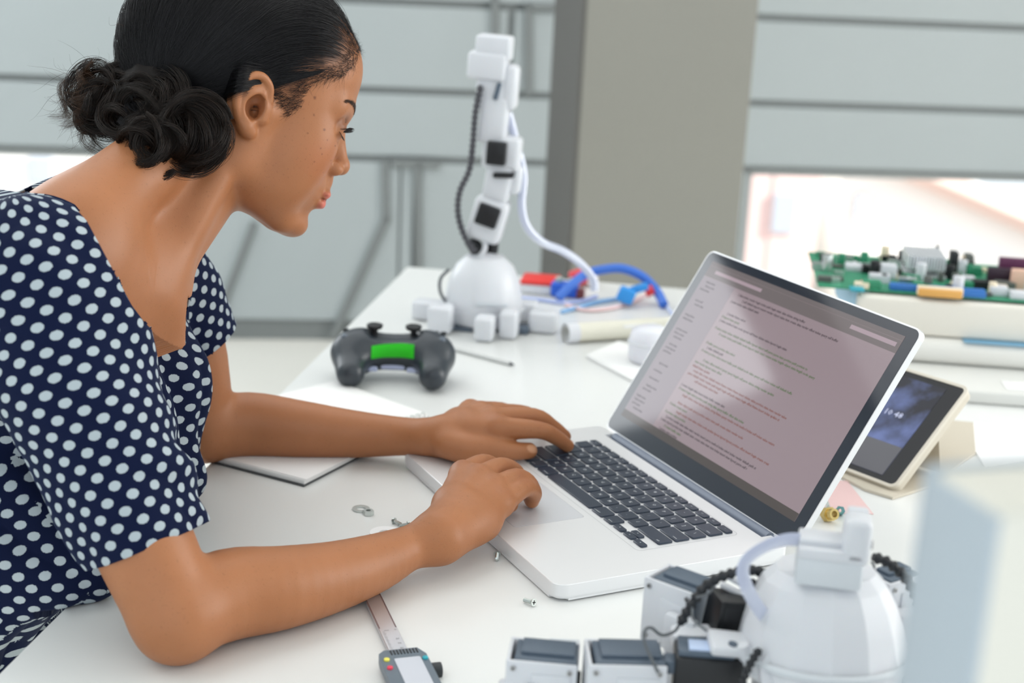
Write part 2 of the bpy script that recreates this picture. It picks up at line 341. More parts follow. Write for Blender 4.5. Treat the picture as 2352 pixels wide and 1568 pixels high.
def key(x0, w, y0, h, legend=None, small=False):
    kw, kh = w*U-3.0, h; kk = (round(kw, 2), round(kh, 2))
    if kk not in kmesh:
        bm = bmesh.new(); r = 1.8
        lo_, hi_ = rrect(kw, kh, r, 3), rrect(kw-.7, kh-.7, r-.3, 3)
        A = [bm.verts.new((x, y, 0)) for x, y in lo_]; B = [bm.verts.new((x, y, 1.5)) for x, y in lo_]; D_ = [bm.verts.new((x, y, 1.9)) for x, y in hi_]
        for q, p in ((A, B), (B, D_)):
            for i in range(len(q)): bm.faces.new((q[i], q[(i+1) % len(q)], p[(i+1) % len(p)], p[i]))
        bm.faces.new(D_); bmesh.ops.recalc_face_normals(bm, faces=bm.faces)
        o = bmobj('key', bm, M_key, lp.o, auto=40); kmesh[kk] = o.data
    else:
        o = bpy.data.objects.new('key', kmesh[kk]); C.objects.link(o); o.parent = lp.o
    cx, cy = -137.75 + x0*U + w*U/2 , y0 + kh/2 + 1.5
    o.location = (cx*.001, cy*.001, .0171)
    if legend:
        s_, al, sz = legend; n = len(s_); tx = cx - .28*sz*n if al == 'c' else (cx - kw/2 + 2 if al == 'l' else cx + kw/2 - 2 - .5*sz*n)
        ty = cy - sz*.33 if al == 'c' else cy - kh/2 + 2.2
        leg_items.append((s_, Matrix.Translation((tx, ty, 19.08)), sz))
leg_items = []
x = 0
for w, s_, al, sz in ((1, 'fn', 'l', 3), (1, 'control', 'l', 2.6), (1, 'option', 'l', 2.6), (1.25, 'command', 'r', 2.6), (5, '', 'c', 3), (1.25, 'command', 'l', 2.6), (1, 'option', 'r', 2.6)):
    key(x, w, 0, 16, (s_, al, sz) if s_ else None); x += w
key(11.5, 1, 0, 7.4, ('<', 'c', 3.4)); key(12.5, 1, 0, 7.4, ('v', 'c', 3.0)); key(12.5, 1, 8.3, 7.4, ('^', 'c', 3.4)); key(13.5, 1, 0, 7.4, ('>', 'c', 3.4))
def rowk(y, first, keys, last):
    x = 0
    if first: key(0, first[1], y, 16, (first[0], 'l', 2.6)); x = first[1]
    for k_ in keys: key(x, 1, y, 16, (k_, 'c', 5.2)); x += 1
    if last: key(x, last[1], y, 16, (last[0], 'r', 2.6))
rowk(U, ('shift', 2.25), 'ZXCVBNM,./', ('shift', 2.25)); rowk(2*U, ('caps lock', 1.75), "ASDFGHJKL;'", ('return', 1.75)); rowk(3*U, ('tab', 1.5), 'QWERTYUIOP[]', None); key(13.5, 1, 3*U, 16, ('\\', 'c', 5)); rowk(4*U, None, '`1234567890-=', ('delete', 1.5))
for i in range(14): key(i*14.5/14, 14.5/14, 5*U, 8.2, (('esc' if i == 0 else 'F%d' % i) if i < 13 else '^', 'c', 2.2))
text_mesh(leg_items, 'key_legends', M_leg2, lp.o)
# lid, tilted back about the hinge
LA = 1.01639; hy, hz = LF + 254.54, 14.8; LH = 240.3
LM = Matrix.Translation((0, hy, hz)) @ Matrix.Rotation(LA, 4, 'X')      # local: x across, y up the lid, +z towards the viewer's side
bm = bmesh.new(); prism(bm, rrect(364, LH, 10, 6, 0, LH/2), -6.5, 0, M=LM)
es = [e for e in bm.edges if (e.verts[0].co - e.verts[1].co).length > 0 and len(e.link_faces) == 2 and e.calc_face_angle(0) > .8]
bmesh.ops.bevel(bm, geom=es, offset=1.0, segments=2, affect='EDGES', clamp_overlap=True); lid = lp.part('lid', bm, M_alu, auto=40)
bm = bmesh.new(); prism(bm, rrect(360.5, LH-4, 8.5, 6, 0, LH/2 + .2), -.2, .6, M=LM); bz = lp.part('bezel', bm, M_bez, parent=lid)
sw, sh, sy0 = 331.2, 207.0, 21.5
M_scr = bpy.data.materials.new('screen_page'); M_scr.use_nodes = True; nt = M_scr.node_tree; b = nt.nodes['Principled BSDF']; b.inputs['Base Color'].default_value = (.01, .01, .012, 1); b.inputs['Roughness'].default_value = .06; b.inputs['Specular IOR Level'].default_value = .45
b.inputs['Emission Color'].default_value = (.50, .385, .42, 1); b.inputs['Emission Strength'].default_value = .46
def emis(name, c, s): m = mat(name, (.01, .01, .01), .06, spec=.45, emit=c, es=s); return m
bm = bmesh.new(); prism(bm, rrect(sw, sh, .4, 1, 0, sy0 + sh/2), .5, .75, M=LM); lp.part('screen', bm, M_scr, parent=lid, label='lit page of program code')
def sr(bm, x0, x1, y0, y1, z=.85):   # y measured down from the top of the display
    q = [LM @ Vector((x, sy0 + sh - y, z)) for x, y in ((x0, y1), (x1, y1), (x1, y0), (x0, y0))]; bm.faces.new([bm.verts.new(v) for v in q])
bm = bmesh.new(); sr(bm, -sw/2, sw/2, 0, 5.2); sr(bm, -sw/2, sw/2, 5.4, 19); lp.part('toolbar', bm, emis('toolbar_grey', (.30, .25, .255), .40), parent=lid, auto=None)
M_fld = emis('field', (.60, .46, .52), .5); bm = bmesh.new(); sr(bm, 92, sw/2-5, 8.5, 13, .95); lp.part('search_field', bm, M_fld, parent=lid, auto=None); bm = bmesh.new(); sr(bm, -150, -60, 9, 13, .95); lp.part('tab_field', bm, M_fld, parent=lid, auto=None)
bm = bmesh.new(); sr(bm, -sw/2, sw/2, sh-9, sh); lp.part('status_bar', bm, emis('status', (.16, .13, .12), .35), parent=lid, auto=None)
bm = bmesh.new(); sr(bm, -sw/2, -sw/2+62, 19.5, sh-9.5, .82); lp.part('side_column', bm, emis('sidecol', (.47, .40, .45), .42), parent=lid, auto=None)
wsrc = 'self value return import default buffer static method portion string update begin render layout offset object length frame index delete create select insert parse token state node view data item path query index'.split()
rr = random.Random(11); green, brown, dark_ = [], [], []
yy = 23.0
while yy < sh-12:
    ind = rr.choice([0, 0, 6, 6, 12, 18]); kind = rr.random(); 
    if rr.random() < .13: yy += 4.6; continue
    words = ' '.join(rr.choice(wsrc) for _ in range(rr.choice([3, 5, 8, 12, 16, 20])))
    pre = '// ' if kind < .3 else ('' if kind < .7 else '{ ')
    T_ = LM @ Matrix.Translation((-sw/2 + 68 + ind, sy0 + sh - yy - 3, .9)); (green if kind < .38 else (brown if kind < .68 else dark_)).append(((pre + words)[:104], T_, 4.1))
    if rr.random() < .8: dark_.append((rr.choice(wsrc) + '.' + rr.choice(wsrc), LM @ Matrix.Translation((-sw/2 + 6 + rr.choice([0, 3, 6]), sy0 + sh - yy - 3, .9)), 3.9))
    yy += 5.0
text_mesh(green, 'code_text', emis('code_green', (.10, .24, .05), .42), lid)['label'] = 'green comment lines'
text_mesh(brown, 'code_text', emis('code_red', (.36, .09, .05), .42), lid)['label'] = 'reddish code lines'
text_mesh(dark_, 'code_text', emis('code_dark', (.07, .05, .07), .30), lid)['label'] = 'dark code lines'
bm = bmesh.new(); cyl(bm, (0, hy-4.5, 12.6), 5.6, 300, seg=24, rot=(0, math.pi/2, 0)); lp.part('hinge', bm, mat('hinge_grey', (.16, .19, .25), .35, spec=.6))
# ------------------------------------------------------------------ implicit modelling of the body (one continuous surface)
class SDF:
    def __init__(s): s.p = []
    def _add(s, fn, lo, hi, k, op, tagn=None): s.p.append((fn, np.asarray(lo, float), np.asarray(hi, float), k, op, tagn))
    def cone(s, a, b, ra, rb, k=8.0, op='u', flat=None):
        """round cone between two points"""
        a = np.asarray(a, float); b = np.asarray(b, float); d = b - a; L2 = max(d @ d, 1e-6); L = math.sqrt(L2)
        def fn(q):
            t = np.clip(((q - a) @ d) / L2, 0, 1)
            return np.sqrt((((q - a) - t[:, None]*d)**2).sum(1)) - (ra + (rb - ra)*t)
        r = max(ra, rb); s._add(fn, np.minimum(a, b)-r, np.maximum(a, b)+r, k, op)
    def chain(s, pts, k=8.0, op='u', n=4):
        """one swept limb: round cones along a smooth spline, united sharply, so it shows no joints"""
        q4 = cr_spline([np.append(np.asarray(a, float), r) for a, r in pts], n)
        q4 = np.array(q4); A, B = q4[:-1], q4[1:]
        def fn(q):
            out = np.full(len(q), 1e3)
            for a, b in zip(A, B):
                d = b[:3] - a[:3]; t = np.clip(((q - a[:3]) @ d) / max(d @ d, 1e-6), 0, 1)
                v = q - a[:3] - t[:, None]*d
                np.minimum(out, np.sqrt((v*v).sum(1)) - (a[3] + (b[3]-a[3])*t), out=out)
            return out
        r = q4[:, 3:4]; s._add(fn, (q4[:, :3]-r).min(0), (q4[:, :3]+r).max(0), k, op)
    def ell(s, c, rad, k=8.0, op='u', M=None):
        """ellipsoid; M = (3x3 axes as columns) for oriented ones"""
        c = np.asarray(c, float); rad = np.asarray(rad, float); M = np.eye(3) if M is None else np.asarray(M)
        def fn(q):
            l = (q - c) @ M; k0 = np.sqrt(((l/rad)**2).sum(1)); k1 = np.sqrt(((l/rad**2)**2).sum(1))
            return np.where(k0 < 1e-4, -rad.min(), k0*(k0-1)/np.maximum(k1, 1e-9))
        e = np.abs(M) @ rad; s._add(fn, c-e, c+e, k, op)
    def eval(s, q, band=12.0, far=None):
        q = np.asarray(q, np.float64); d = np.full(len(q), 60.0)
        for fn, lo, hi, k, op, _ in s.p:
            e = k + band if far is None else far
            m = np.all((q > lo - e) & (q < hi + e), axis=1); idx = np.nonzero(m)[0]
            if not len(idx): continue
            v = fn(q[idx]); a = d[idx]
            if op == 'u':
                h = np.clip(0.5 + 0.5*(a - v)/k, 0, 1); d[idx] = a*(1-h) + v*h - k*h*(1-h)
            elif op == 's':
                h = np.clip(0.5 - 0.5*(a + v)/k, 0, 1); d[idx] = a*(1-h) - v*h + k*h*(1-h)
        return d
    def grad(s, q, e=0.4):
        g = np.zeros_like(q)
        for t in np.array([[1, -1, -1], [-1, -1, 1], [-1, 1, -1], [1, 1, 1]], float):
            g += t * s.eval(q + t*e)[:, None]
        return g / np.maximum(np.linalg.norm(g, axis=1), 1e-9)[:, None]
    def gradv(s, q, e=0.4):
        g = np.zeros_like(q)
        for t in np.array([[1, -1, -1], [-1, -1, 1], [-1, 1, -1], [1, 1, 1]], float):
            g += t * s.eval(q + t*e)[:, None]
        return g / (4*e)
    def mesh(s, lo, hi, h=2.5, B=8, project=2, sub=1):
        lo = np.asarray(lo, float); hi = np.asarray(hi, float)
        nb = np.ceil((hi-lo)/(h*B)).astype(int); n = nb*B
        D = np.empty(tuple(n), np.float32)
        gx, gy, gz = np.meshgrid(*[np.arange(k) for k in nb], indexing='ij')
        bc = np.stack([gx, gy, gz], -1).reshape(-1, 3)
        cen = lo + (bc*B + (B-1)/2)*h
        cd = s.eval(cen, far=60.0)
        D.reshape(nb[0], B, nb[1], B, nb[2], B)[:] = cd.reshape(tuple(nb))[:, None, :, None, :, None]
        act = bc[np.abs(cd) < B*h*0.5*1.733 + 14]
        off = np.stack(np.meshgrid(*[np.arange(B)]*3, indexing='ij'), -1).reshape(-1, 3)
        for i in range(0, len(act), 1500):
            a = act[i:i+1500]; idx = (a[:, None, :]*B + off[None]).reshape(-1, 3)
            D[idx[:, 0], idx[:, 1], idx[:, 2]] = s.eval(lo + idx*h)
        neg = D < 0
        # cells with a sign change
        cnt = np.zeros(tuple(n-1), np.int8); c8 = []
        for dx in (0, 1):
            for dy in (0, 1):
                for dz in (0, 1):
                    cnt += neg[dx:n[0]-1+dx, dy:n[1]-1+dy, dz:n[2]-1+dz]
        cell = np.argwhere((cnt > 0) & (cnt < 8))
        cid = np.full(tuple(n-1), -1, np.int32); cid[cell[:, 0], cell[:, 1], cell[:, 2]] = np.arange(len(cell))
        acc = np.zeros((len(cell), 3)); num = np.zeros(len(cell))
        cn = [(a, b, c) for a in (0, 1) for b in (0, 1) for c in (0, 1)]
        val = {c: D[cell[:, 0]+c[0], cell[:, 1]+c[1], cell[:, 2]+c[2]] for c in cn}
        for c in cn:
            for ax in range(3):
                if c[ax]: continue
                e = list(c); e[ax] = 1; e = tuple(e); a, b = val[c], val[e]; mk = (a < 0) != (b < 0)
                t = np.where(mk, a/np.where(mk, a-b, 1), 0); pnt = np.tile(np.array(c, float), (len(cell), 1)); pnt[:, ax] += t
                acc += pnt*mk[:, None]; num += mk
        V = lo + (cell + acc/num[:, None])*h
        quads = []
        for ax in range(3):
            u, v = (ax+1) % 3, (ax+2) % 3
            sl = [slice(None)]*3; sl2 = [slice(None)]*3; sl[ax] = slice(0, -1); sl2[ax] = slice(1, None)
            ch = np.argwhere(neg[tuple(sl)] != neg[tuple(sl2)])
            ch = ch[(ch[:, u] > 0) & (ch[:, v] > 0) & (ch[:, u] < n[u]-1) & (ch[:, v] < n[v]-1)]
            s0 = neg[ch[:, 0], ch[:, 1], ch[:, 2]]
            q = []
            for du, dv in ((0, 0), (1, 0), (1, 1), (0, 1)):
                cc = ch.copy(); cc[:, u] -= du; cc[:, v] -= dv; q.append(cid[cc[:, 0], cc[:, 1], cc[:, 2]])
            q = np.stack(q, 1); q[~s0] = q[~s0][:, ::-1]; quads.append(q[:, ::1])
        F = np.concatenate(quads); F = F[(F >= 0).all(1)]
        del D, neg, cnt, cid
        def proj(V, it):
            for _ in range(it):
                d = s.eval(V); g = s.gradv(V); g2 = np.maximum((g*g).sum(1), 0.25); st = -(d/g2)[:, None]*g
                ln = np.linalg.norm(st, axis=1); st *= np.minimum(1, h*0.8/np.maximum(ln, 1e-9))[:, None]; V = V + st
            return V
        V = proj(V, project)
        for _ in range(sub):
            V, F = quad_subdiv(V, F); V = proj(V, 1)
        return V, F[:, ::-1]
def quad_subdiv(V, F):
    nv, nf = len(V), len(F)
    E = np.concatenate([F[:, [0, 1]], F[:, [1, 2]], F[:, [2, 3]], F[:, [3, 0]]]); Es = np.sort(E, 1)
    key = Es[:, 0].astype(np.int64)*nv + Es[:, 1]; uq, inv = np.unique(key, return_inverse=True); inv = inv.ravel()
    mid = (V[uq // nv] + V[uq % nv])/2; cen = V[F].mean(1)
    e = nv + inv.reshape(4, nf); c = nv + len(uq) + np.arange(nf)
    NV = np.concatenate([V, mid, cen])
    NF = np.concatenate([np.stack([F[:, i], e[i], c, e[(i+3) % 4]], 1) for i in range(4)])
    return NV, NF
# ------------------------------------------------------------------ robots
M_rw = mat('robot_white_plastic', (.66, .675, .71), .32, spec=.5, sss=.05); M_rg = mat('robot_grey_plastic', (.62, .655, .69), .4); M_srv = mat('servo_slate', (.085, .115, .155), .42); M_blk = mat('servo_black', (.010, .011, .013), .38)
M_scw = mat('screw_steel', (.45, .45, .46), .3, metal=.9); M_blkc = mat('cable_black', (.014, .016, .02), .45); M_rib = mat('ribbon_lavender', (.60, .64, .80), .25, spec=.6, trans=.25); M_wire = mat('thin_wire_grey', (.12, .13, .14), .5)
def unit(a): a = np.asarray(a, float); return a/np.linalg.norm(a)
class Loc:
    """local builder frame for a thing standing at loc"""
    def __init__(s, th): s.th = th
    def __call__(s, p): return Vector(np.asarray(p, float) - s.th.loc)
def corrug(bm, pts, r, n=7, gap=2.0, mi=0):
    """spiral-wrapped cable: alternating thick and thin rings"""
    pp = cr_spline(pts, 30); out = [pp[0]]; acc = 0
    d = [0]
    for a, b in zip(pp, pp[1:]): d.append(d[-1] + np.linalg.norm(b-a))
    L = d[-1]; N = max(8, int(L/gap)*2); t = np.linspace(0, L, N)
    q = np.stack([np.interp(t, d, [p[k] for p in pp]) for k in range(3)], 1)
    tube(bm, list(q), r, seg=10, smooth=False, rfun=lambda f, i: r if (i//2) % 2 else r*.68)
def servo_bracket(th, c, yaw, L=44, W=26, Hh=34, tilt=0, roll=0, lab=None, open_end=True, top=M_srv):
    """white U bracket holding a slate servo; c = centre, all in table mm"""
    Mx = Matrix.Translation(Vector(np.asarray(c, float) - th.loc)) @ Euler((roll, tilt, yaw)).to_matrix().to_4x4()
    bm = bmesh.new(); t = 2.6
    bx(bm, (0, -W/2, 0), (L, t, Hh), bev=1.0, M=Mx); bx(bm, (0, W/2, 0), (L, t, Hh), bev=1.0, M=Mx); bx(bm, (-L/2+t/2, 0, 0), (t, W-.6, Hh), bev=.9, M=Mx); bx(bm, (0, 0, -Hh/2+1.5), (L-1, W, 3), bev=.9, M=Mx)
    bx(bm, (L*.14, -W/2-1.6, -2), (L*.55, 1.8, Hh*.62), bev=.8, M=Mx)
    br_ = th.part('bracket', bm, M_rw, auto=35)
    bm = bmesh.new(); bx(bm, (2.2, 0, 1.5), (L-6, W-4.2, Hh-3), bev=.9, M=Mx); bx(bm, (3.4, 3.0, Hh/2+1.0), (L-12, W-12, 3), bev=.7, M=Mx); bx(bm, (L/2-2.5, 0, 0), (3, W-8, Hh-8), bev=.5, M=Mx); th.part('servo', bm, top)
    for sx in (-1, 1):
        for sz in (-1, 1):
            bm = bmesh.new(); cyl(bm, (sx*(L/2-5), -W/2-1.6, sz*(Hh/2-5.5)), 2.1, 1.4, seg=14, rot=(math.pi/2, 0, 0), M=Mx); cyl(bm, (sx*(L/2-5), -W/2-2.2, sz*(Hh/2-5.5)), .9, 1.0, seg=6, rot=(math.pi/2, 0, 0), mi=1, M=Mx); bmobj('screw', bm, [M_scw, M_blk], br_)
    return br_, Mx
# --- near robot, lower right
rc = P(1888, 1420, 905); rb = np.array([rc[0], rc[1], 0.0])
rob = Thing('spider_robot', rb, 'white dome robot with black servo legs and cables in front of the laptop', 'robot')
zc = rc[2] - 8; dz = np.array([0, 0, zc])
bm = bmesh.new(); prof = [(20, 45), (34, 44), (42, 36), (49, 24), (54.5, 8), (57.5, -6), (60.5, -14), (61, -22), (58, -26), (40, -27)]
spin(bm, prof, seg=14, c=dz, rot=(R_(-6), 0, R_(9))); th_dome = rob.part('dome_shell', bm, M_rw, auto=12)
bm = bmesh.new(); spin(bm, [(40, -26), (44, -30), (44, -44), (36, -47)], seg=24, c=dz); rob.part('lower_body', bm, M_rw)
bm = bmesh.new(); spin(bm, [(59.8, -9.5), (62.2, -11), (62.2, -13.5), (60.8, -14.5)], seg=40, c=dz, rot=(R_(-6), 0, R_(9)), cap=False); rob.part('rim_band', bm, M_rg)
tc = P(1905, 1275, 885); Mx = Matrix.Translation(Vector(tc - rb)) @ Euler((R_(-2), 0, R_(-10))).to_matrix().to_4x4()
bm = bmesh.new(); bx(bm, (0, 0, -8), (43, 30, 19), bev=2.0, M=Mx); rob.part('neck_block', bm, M_rg)
bm = bmesh.new(); bx(bm, (0, 0, 4.5), (43, 30, 8), bev=2.0, M=Mx); bx(bm, (-6, 3, 10), (30, 22, 5), bev=1.5, M=Mx); rob.part('neck_plate', bm, M_rw)
bm = bmesh.new(); bx(bm, (16, -2, 15), (18, 26, 32), bev=5.0, seg=3, M=Mx); bx(bm, (16, 10, 20), (14, 8, 24), bev=2, M=Mx); rob.part('neck_tab', bm, M_rw)
bm = bmesh.new(); cyl(bm, (26.2, 2, 10), 3, 2, seg=16, rot=(0, math.pi/2, 0), M=Mx); rob.part('screw', bm, M_scw)
# lower-left leg: two brackets in a row
ca_ = P(1246, 1545, 905); cb_ = P(1432, 1552, 888)
servo_bracket(rob, ca_, R_(-5), L=49, W=33, Hh=34); servo_bracket(rob, cb_, R_(3), L=53, W=36, Hh=36)
bm = bmesh.new(); bx(bm, rob_l(ca_ + np.array([14, 22, 6])) if False else Vector(ca_ - rb + np.array([15, 21, 11])), (22, 6, 8), bev=1); rob.part('cross_link', bm, M_rg)
bm = bmesh.new(); bx(bm, Vector(ca_ - rb + np.array([24.5, -12, -4])), (3, 3, 26), bev=.5); rob.part('cable_clip', bm, M_blk)
def glyph_cross(c):   # small stamped mark on the first bracket
    bm = bmesh.new()
    for a in (R_(40), R_(-40)): bx(bm, Vector(c - rb), (5.5, .5, .9), rot=(0, a, R_(-5)))
    bmesh.ops.create_circle
    tube(bm, [Vector(c - rb) + Vector((2.0*math.cos(t), 0, -4 + 2.0*math.sin(t))) for t in np.linspace(0, 6.28, 13)], .4, seg=5, smooth=False); return rob.part('stamped_mark', bm, M_wire)
glyph_cross(ca_ + np.array([-8, -19.5, 0]))
# upper-left leg: tall bracket
cu = P(1558, 1400, 955); br_u, MxU = servo_bracket(rob, cu, R_(-38), L=42, W=30, Hh=50)
bm = bmesh.new(); bx(bm, (16, -22, -6), (26, 10, 30), bev=4, M=MxU); bx(bm, (30, -12, -14), (20, 26, 24), bev=4, M=MxU); rob.part('joint_cover', bm, M_rw)
# big black servos
cs = P(1682, 1415, 925); bm = bmesh.new(); Mq = Matrix.Translation(Vector(cs - rb)) @ Euler((0, R_(8), R_(14))).to_matrix().to_4x4(); bx(bm, (0, 0, 0), (33, 26, 32), bev=2.2, M=Mq); bx(bm, (0, -13, 0), (27, 2, 27), bev=.8, M=Mq); rob.part('servo', bm, M_blk, label='black servo')
cs2 = P(1622, 1550, 890); bm = bmesh.new(); Mq = Matrix.Translation(Vector(cs2 - rb)) @ Euler((0, 0, R_(-3))).to_matrix().to_4x4(); bx(bm, (0, 0, -6), (46, 30, 50), bev=2.5, M=Mq); rob.part('servo', bm, M_blk, label='black servo')
bm = bmesh.new(); bx(bm, (-2, 0, 20.5), (38, 24, 5), bev=1.5, M=Mq); bx(bm, (-26, -6, 10), (9, 14, 10), bev=2, M=Mq); rob.part('servo_cap', bm, M_srv)
bm = bmesh.new(); bx(bm, (-6, -3, 23.6), (16, 14, 2), bev=.6, M=Mq); rob.part('plug', bm, mat('plug_pale_blue', (.55, .66, .88), .4))
# white frame pieces between them
bm = bmesh.new(); w1 = P(1690, 1480, 888); Mw = Matrix.Translation(Vector(w1 - rb)) @ Euler((R_(8), R_(6), R_(4))).to_matrix().to_4x4(); bx(bm, (3, 0, 0), (44, 24, 8), bev=3, seg=3, M=Mw); rob.part('frame_plate', bm, M_rw)
for dx in (-4, 12): bm = bmesh.new(); cyl(bm, (dx, -6, 4.2), 3.2, 1.2, seg=16, M=Mw); rob.part('bolt_hole', bm, M_srv)
bm = bmesh.new(); bx(bm, Vector(P(1590, 1462, 915) - rb), (30, 20, 12), bev=3, rot=(0, R_(-4), 0)); rob.part('spacer', bm, M_rw)
bm = bmesh.new(); bx(bm, Vector(P(1720, 1350, 935) - rb), (40, 5, 4), rot=(0, R_(24), R_(-8)), bev=1.5); bx(bm, Vector(P(1715, 1372, 930) - rb), (42, 6, 4), rot=(0, R_(24), R_(-8)), bev=1.5); rob.part('cross_link', bm, M_rw)
bm = bmesh.new(); tube(bm, [Vector(P(a, b_, 880) - rb) for a, b_ in ((1705, 1480), (1712, 1520), (1700, 1560), (1690, 1600))], 4.5, seg=12); rob.part('strut', bm, M_rw)
for (a, b_, r_) in ((1800, 1548, 17), (1868, 1562, 15), (1960, 1575, 16)): bm = bmesh.new(); spin(bm, [(r_-7, 0), (r_-7, 8), (r_, 8), (r_+1, 4), (r_, 0)], seg=26, c=Vector(P(a, b_, 868) - rb), rot=(R_(60), 0, 0), cap=False); rob.part('hip_ring', bm, M_rw)
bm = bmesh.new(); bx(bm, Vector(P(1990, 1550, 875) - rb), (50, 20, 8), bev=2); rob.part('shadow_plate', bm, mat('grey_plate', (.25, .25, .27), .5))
# right rear leg behind the dome
cr2 = P(2045, 1372, 975); servo_bracket(rob, cr2, R_(35), L=36, W=24, Hh=40)
for nm in range(1): bm = bmesh.new(); bx(bm, Vector(P(2075, 1445, 950) - rb), (16, 14, 30), bev=3, rot=(0, 0, .4)); rob.part('joint_cover', bm, M_rw)
# remaining feet so it stands on the table
for k, (a, b_, Y) in enumerate(((1180, 1568, 905), (1560, 1480, 965), (2060, 1480, 985), (1500, 1640, 860), (2140, 1640, 860))):
    q = P(a, b_, Y); bm = bmesh.new(); h_ = max(q[2], 18); bx(bm, (q[0]-rb[0], q[1]-rb[1], h_/2), (22, 18, h_), bev=4, seg=3); rob.part('foot', bm, M_rw)
# cables
bm = bmesh.new(); corrug(bm, [Vector(P(a, b_, Y) - rb) for a, b_, Y in ((1562, 1432, 905), (1590, 1385, 905), (1625, 1342, 910), (1675, 1318, 915), (1735, 1310, 925), (1795, 1338, 935), (1830, 1362, 935))], 3.9, gap=3.0); rob.part('wrapped_cable', bm, M_blkc, auto=20)
bm = bmesh.new(); corrug(bm, [Vector(P(a, b_, Y) - rb) for a, b_, Y in ((1700, 1322, 918), (1738, 1345, 920), (1775, 1365, 925), (1810, 1385, 925))], 3.4, gap=3.0); rob.part('wrapped_cable', bm, M_blkc, auto=20)
bm = bmesh.new(); corrug(bm, [Vector(P(a, b_, Y) - rb) for a, b_, Y in ((2005, 1278, 935), (2045, 1295, 935), (2085, 1335, 930), (2110, 1400, 915), (2115, 1480, 900))], 4.2, gap=3.0); rob.part('wrapped_cable', bm, M_blkc, auto=20)
bm = bmesh.new(); corrug(bm, [Vector(P(a, b_, Y) - rb) for a, b_, Y in ((1745, 1490, 868), (1720, 1530, 862), (1700, 1580, 860))], 3.2); rob.part('wrapped_cable', bm, M_blkc, auto=20)
for pts in (((1562, 1432, 905), (1548, 1450, 900), (1520, 1458, 895), (1495, 1441, 890), (1480, 1450, 885), (1482, 1480, 880), (1500, 1520, 872), (1512, 1545, 868)), ((1590, 1395, 900), (1592, 1420, 895), (1610, 1438, 892), (1625, 1450, 890)), ((2002, 1290, 930), (2008, 1302, 930), (2006, 1318, 930)), ((1645, 1330, 915), (1630, 1360, 905), (1600, 1372, 900))):
    bm = bmesh.new(); tube(bm, [Vector(P(*p) - rb) for p in pts], .9 if pts[0][0] != 1562 else 1.1, seg=8); rob.part('thin_cable', bm, M_wire)
bm = bmesh.new(); tube(bm, [Vector(P(*p) - rb) for p in ((1835, 1238, 885), (1800, 1240, 880), (1755, 1256, 875), (1718, 1282, 872), (1706, 1312, 872), (1716, 1350, 874), (1738, 1390, 880), (1760, 1420, 885))], 4, seg=12, flat=(1.2, 4.6)); rob.part('ribbon_cable', bm, M_rib)
# --- far robot with an arm, by the back edge of the table
YB = 2060.; fb = onz(1112, 742, 0); far = Thing('arm_robot', fb, 'white robot with a jointed arm rising from its dome at the table corner', 'robot')
def fp(px, py, dy=0): return Vector(P(px, py, fb[1] + dy) - fb)
sB = CF/2150.
def fbox(name, px0, px1, py0, py1, dep, mt, rot=0, dy=0, bev=3, parent=None):
    bm = bmesh.new(); w_, h_ = (px1-px0)/sB, (py1-py0)/sB; c0_ = fp((px0+px1)/2, (py0+py1)/2, dy)
    if py1 > 740: h_ = (c0_.z + h_/2) - .4; c0_.z = .4 + h_/2
    bx(bm, c0_, (w_, dep, h_), rot=(0, rot, R_(-8)), bev=bev, seg=3); return far.part(name, bm, mt, parent=parent)
dcen = fp(1110, 690); 
bm = bmesh.new(); spin(bm, [(58, -8), (59, 0), (57, 10), (52, 34), (43, 54), (28, 68), (12, 73), (3, 74)], seg=20, c=(dcen.x, dcen.y, dcen.z), rot=(0, 0, .1)); far.part('dome_shell', bm, M_rw, auto=25)
bm = bmesh.new(); spin(bm, [(50, dcen.z-34), (58, dcen.z-26), (60, dcen.z-8), (40, dcen.z-6)], seg=28); far.part('lower_body', bm, M_rw)
bm = bmesh.new(); bx(bm, fp(1130, 700, -58), (46, 3, 5), bev=1); far.part('slot', bm, M_rg)
for (a0, a1, b0, b1, dy) in ((948, 1022, 688, 745, 10), (985, 1040, 700, 768, -60), (1092, 1135, 725, 792, -90), (1190, 1236, 690, 748, 20), (1216, 1280, 712, 772, -30), (1150, 1190, 712, 760, -70)):
    far_leg = fbox('leg', a0, a1, b0, b1, 34, M_rw, dy=dy, bev=6)
for (a0, a1, b0, b1, dy) in ((1000, 1088, 748, 760, -40), (1135, 1215, 746, 758, -40)): fbox('servo', a0, a1, b0, b1, 26, M_srv, dy=dy, bev=2)
bm = bmesh.new(); tube(bm, [fp(1080, 548), fp(1100, 580), fp(1118, 604)], 11, seg=14); far.part('neck_joint', bm, M_blk)
bm = bmesh.new(); tube(bm, [fp(1132, 545, 5), fp(1130, 575, 5), fp(1118, 600, 5)], 9, seg=14); far.part('neck_joint', bm, M_blk)
bm = bmesh.new(); tube(bm, [fp(1115, 555, -12), fp(1112, 575, -14), fp(1098, 592, -14)], 4, seg=10); far.part('white_cable', bm, M_rw)
fbox('arm_segment', 1084, 1162, 452, 552, 44, M_rw, R_(14), bev=9); fbox('servo', 1100, 1150, 466, 514, 50, M_blk, R_(16), dy=-6, bev=3)
fbox('arm_segment', 1116, 1176, 372, 462, 40, M_rw, R_(8), bev=8); fbox('arm_joint', 1148, 1200, 376, 442, 40, M_rw, R_(4), dy=6, bev=8); fbox('servo', 1138, 1184, 392, 404, 46, M_blk, R_(-3), dy=-6, bev=2)
fbox('arm_segment', 1112, 1196, 312, 386, 40, M_rw, R_(3), bev=7); fbox('servo', 1123, 1167, 322, 374, 48, M_blk, R_(2), dy=-6, bev=3)
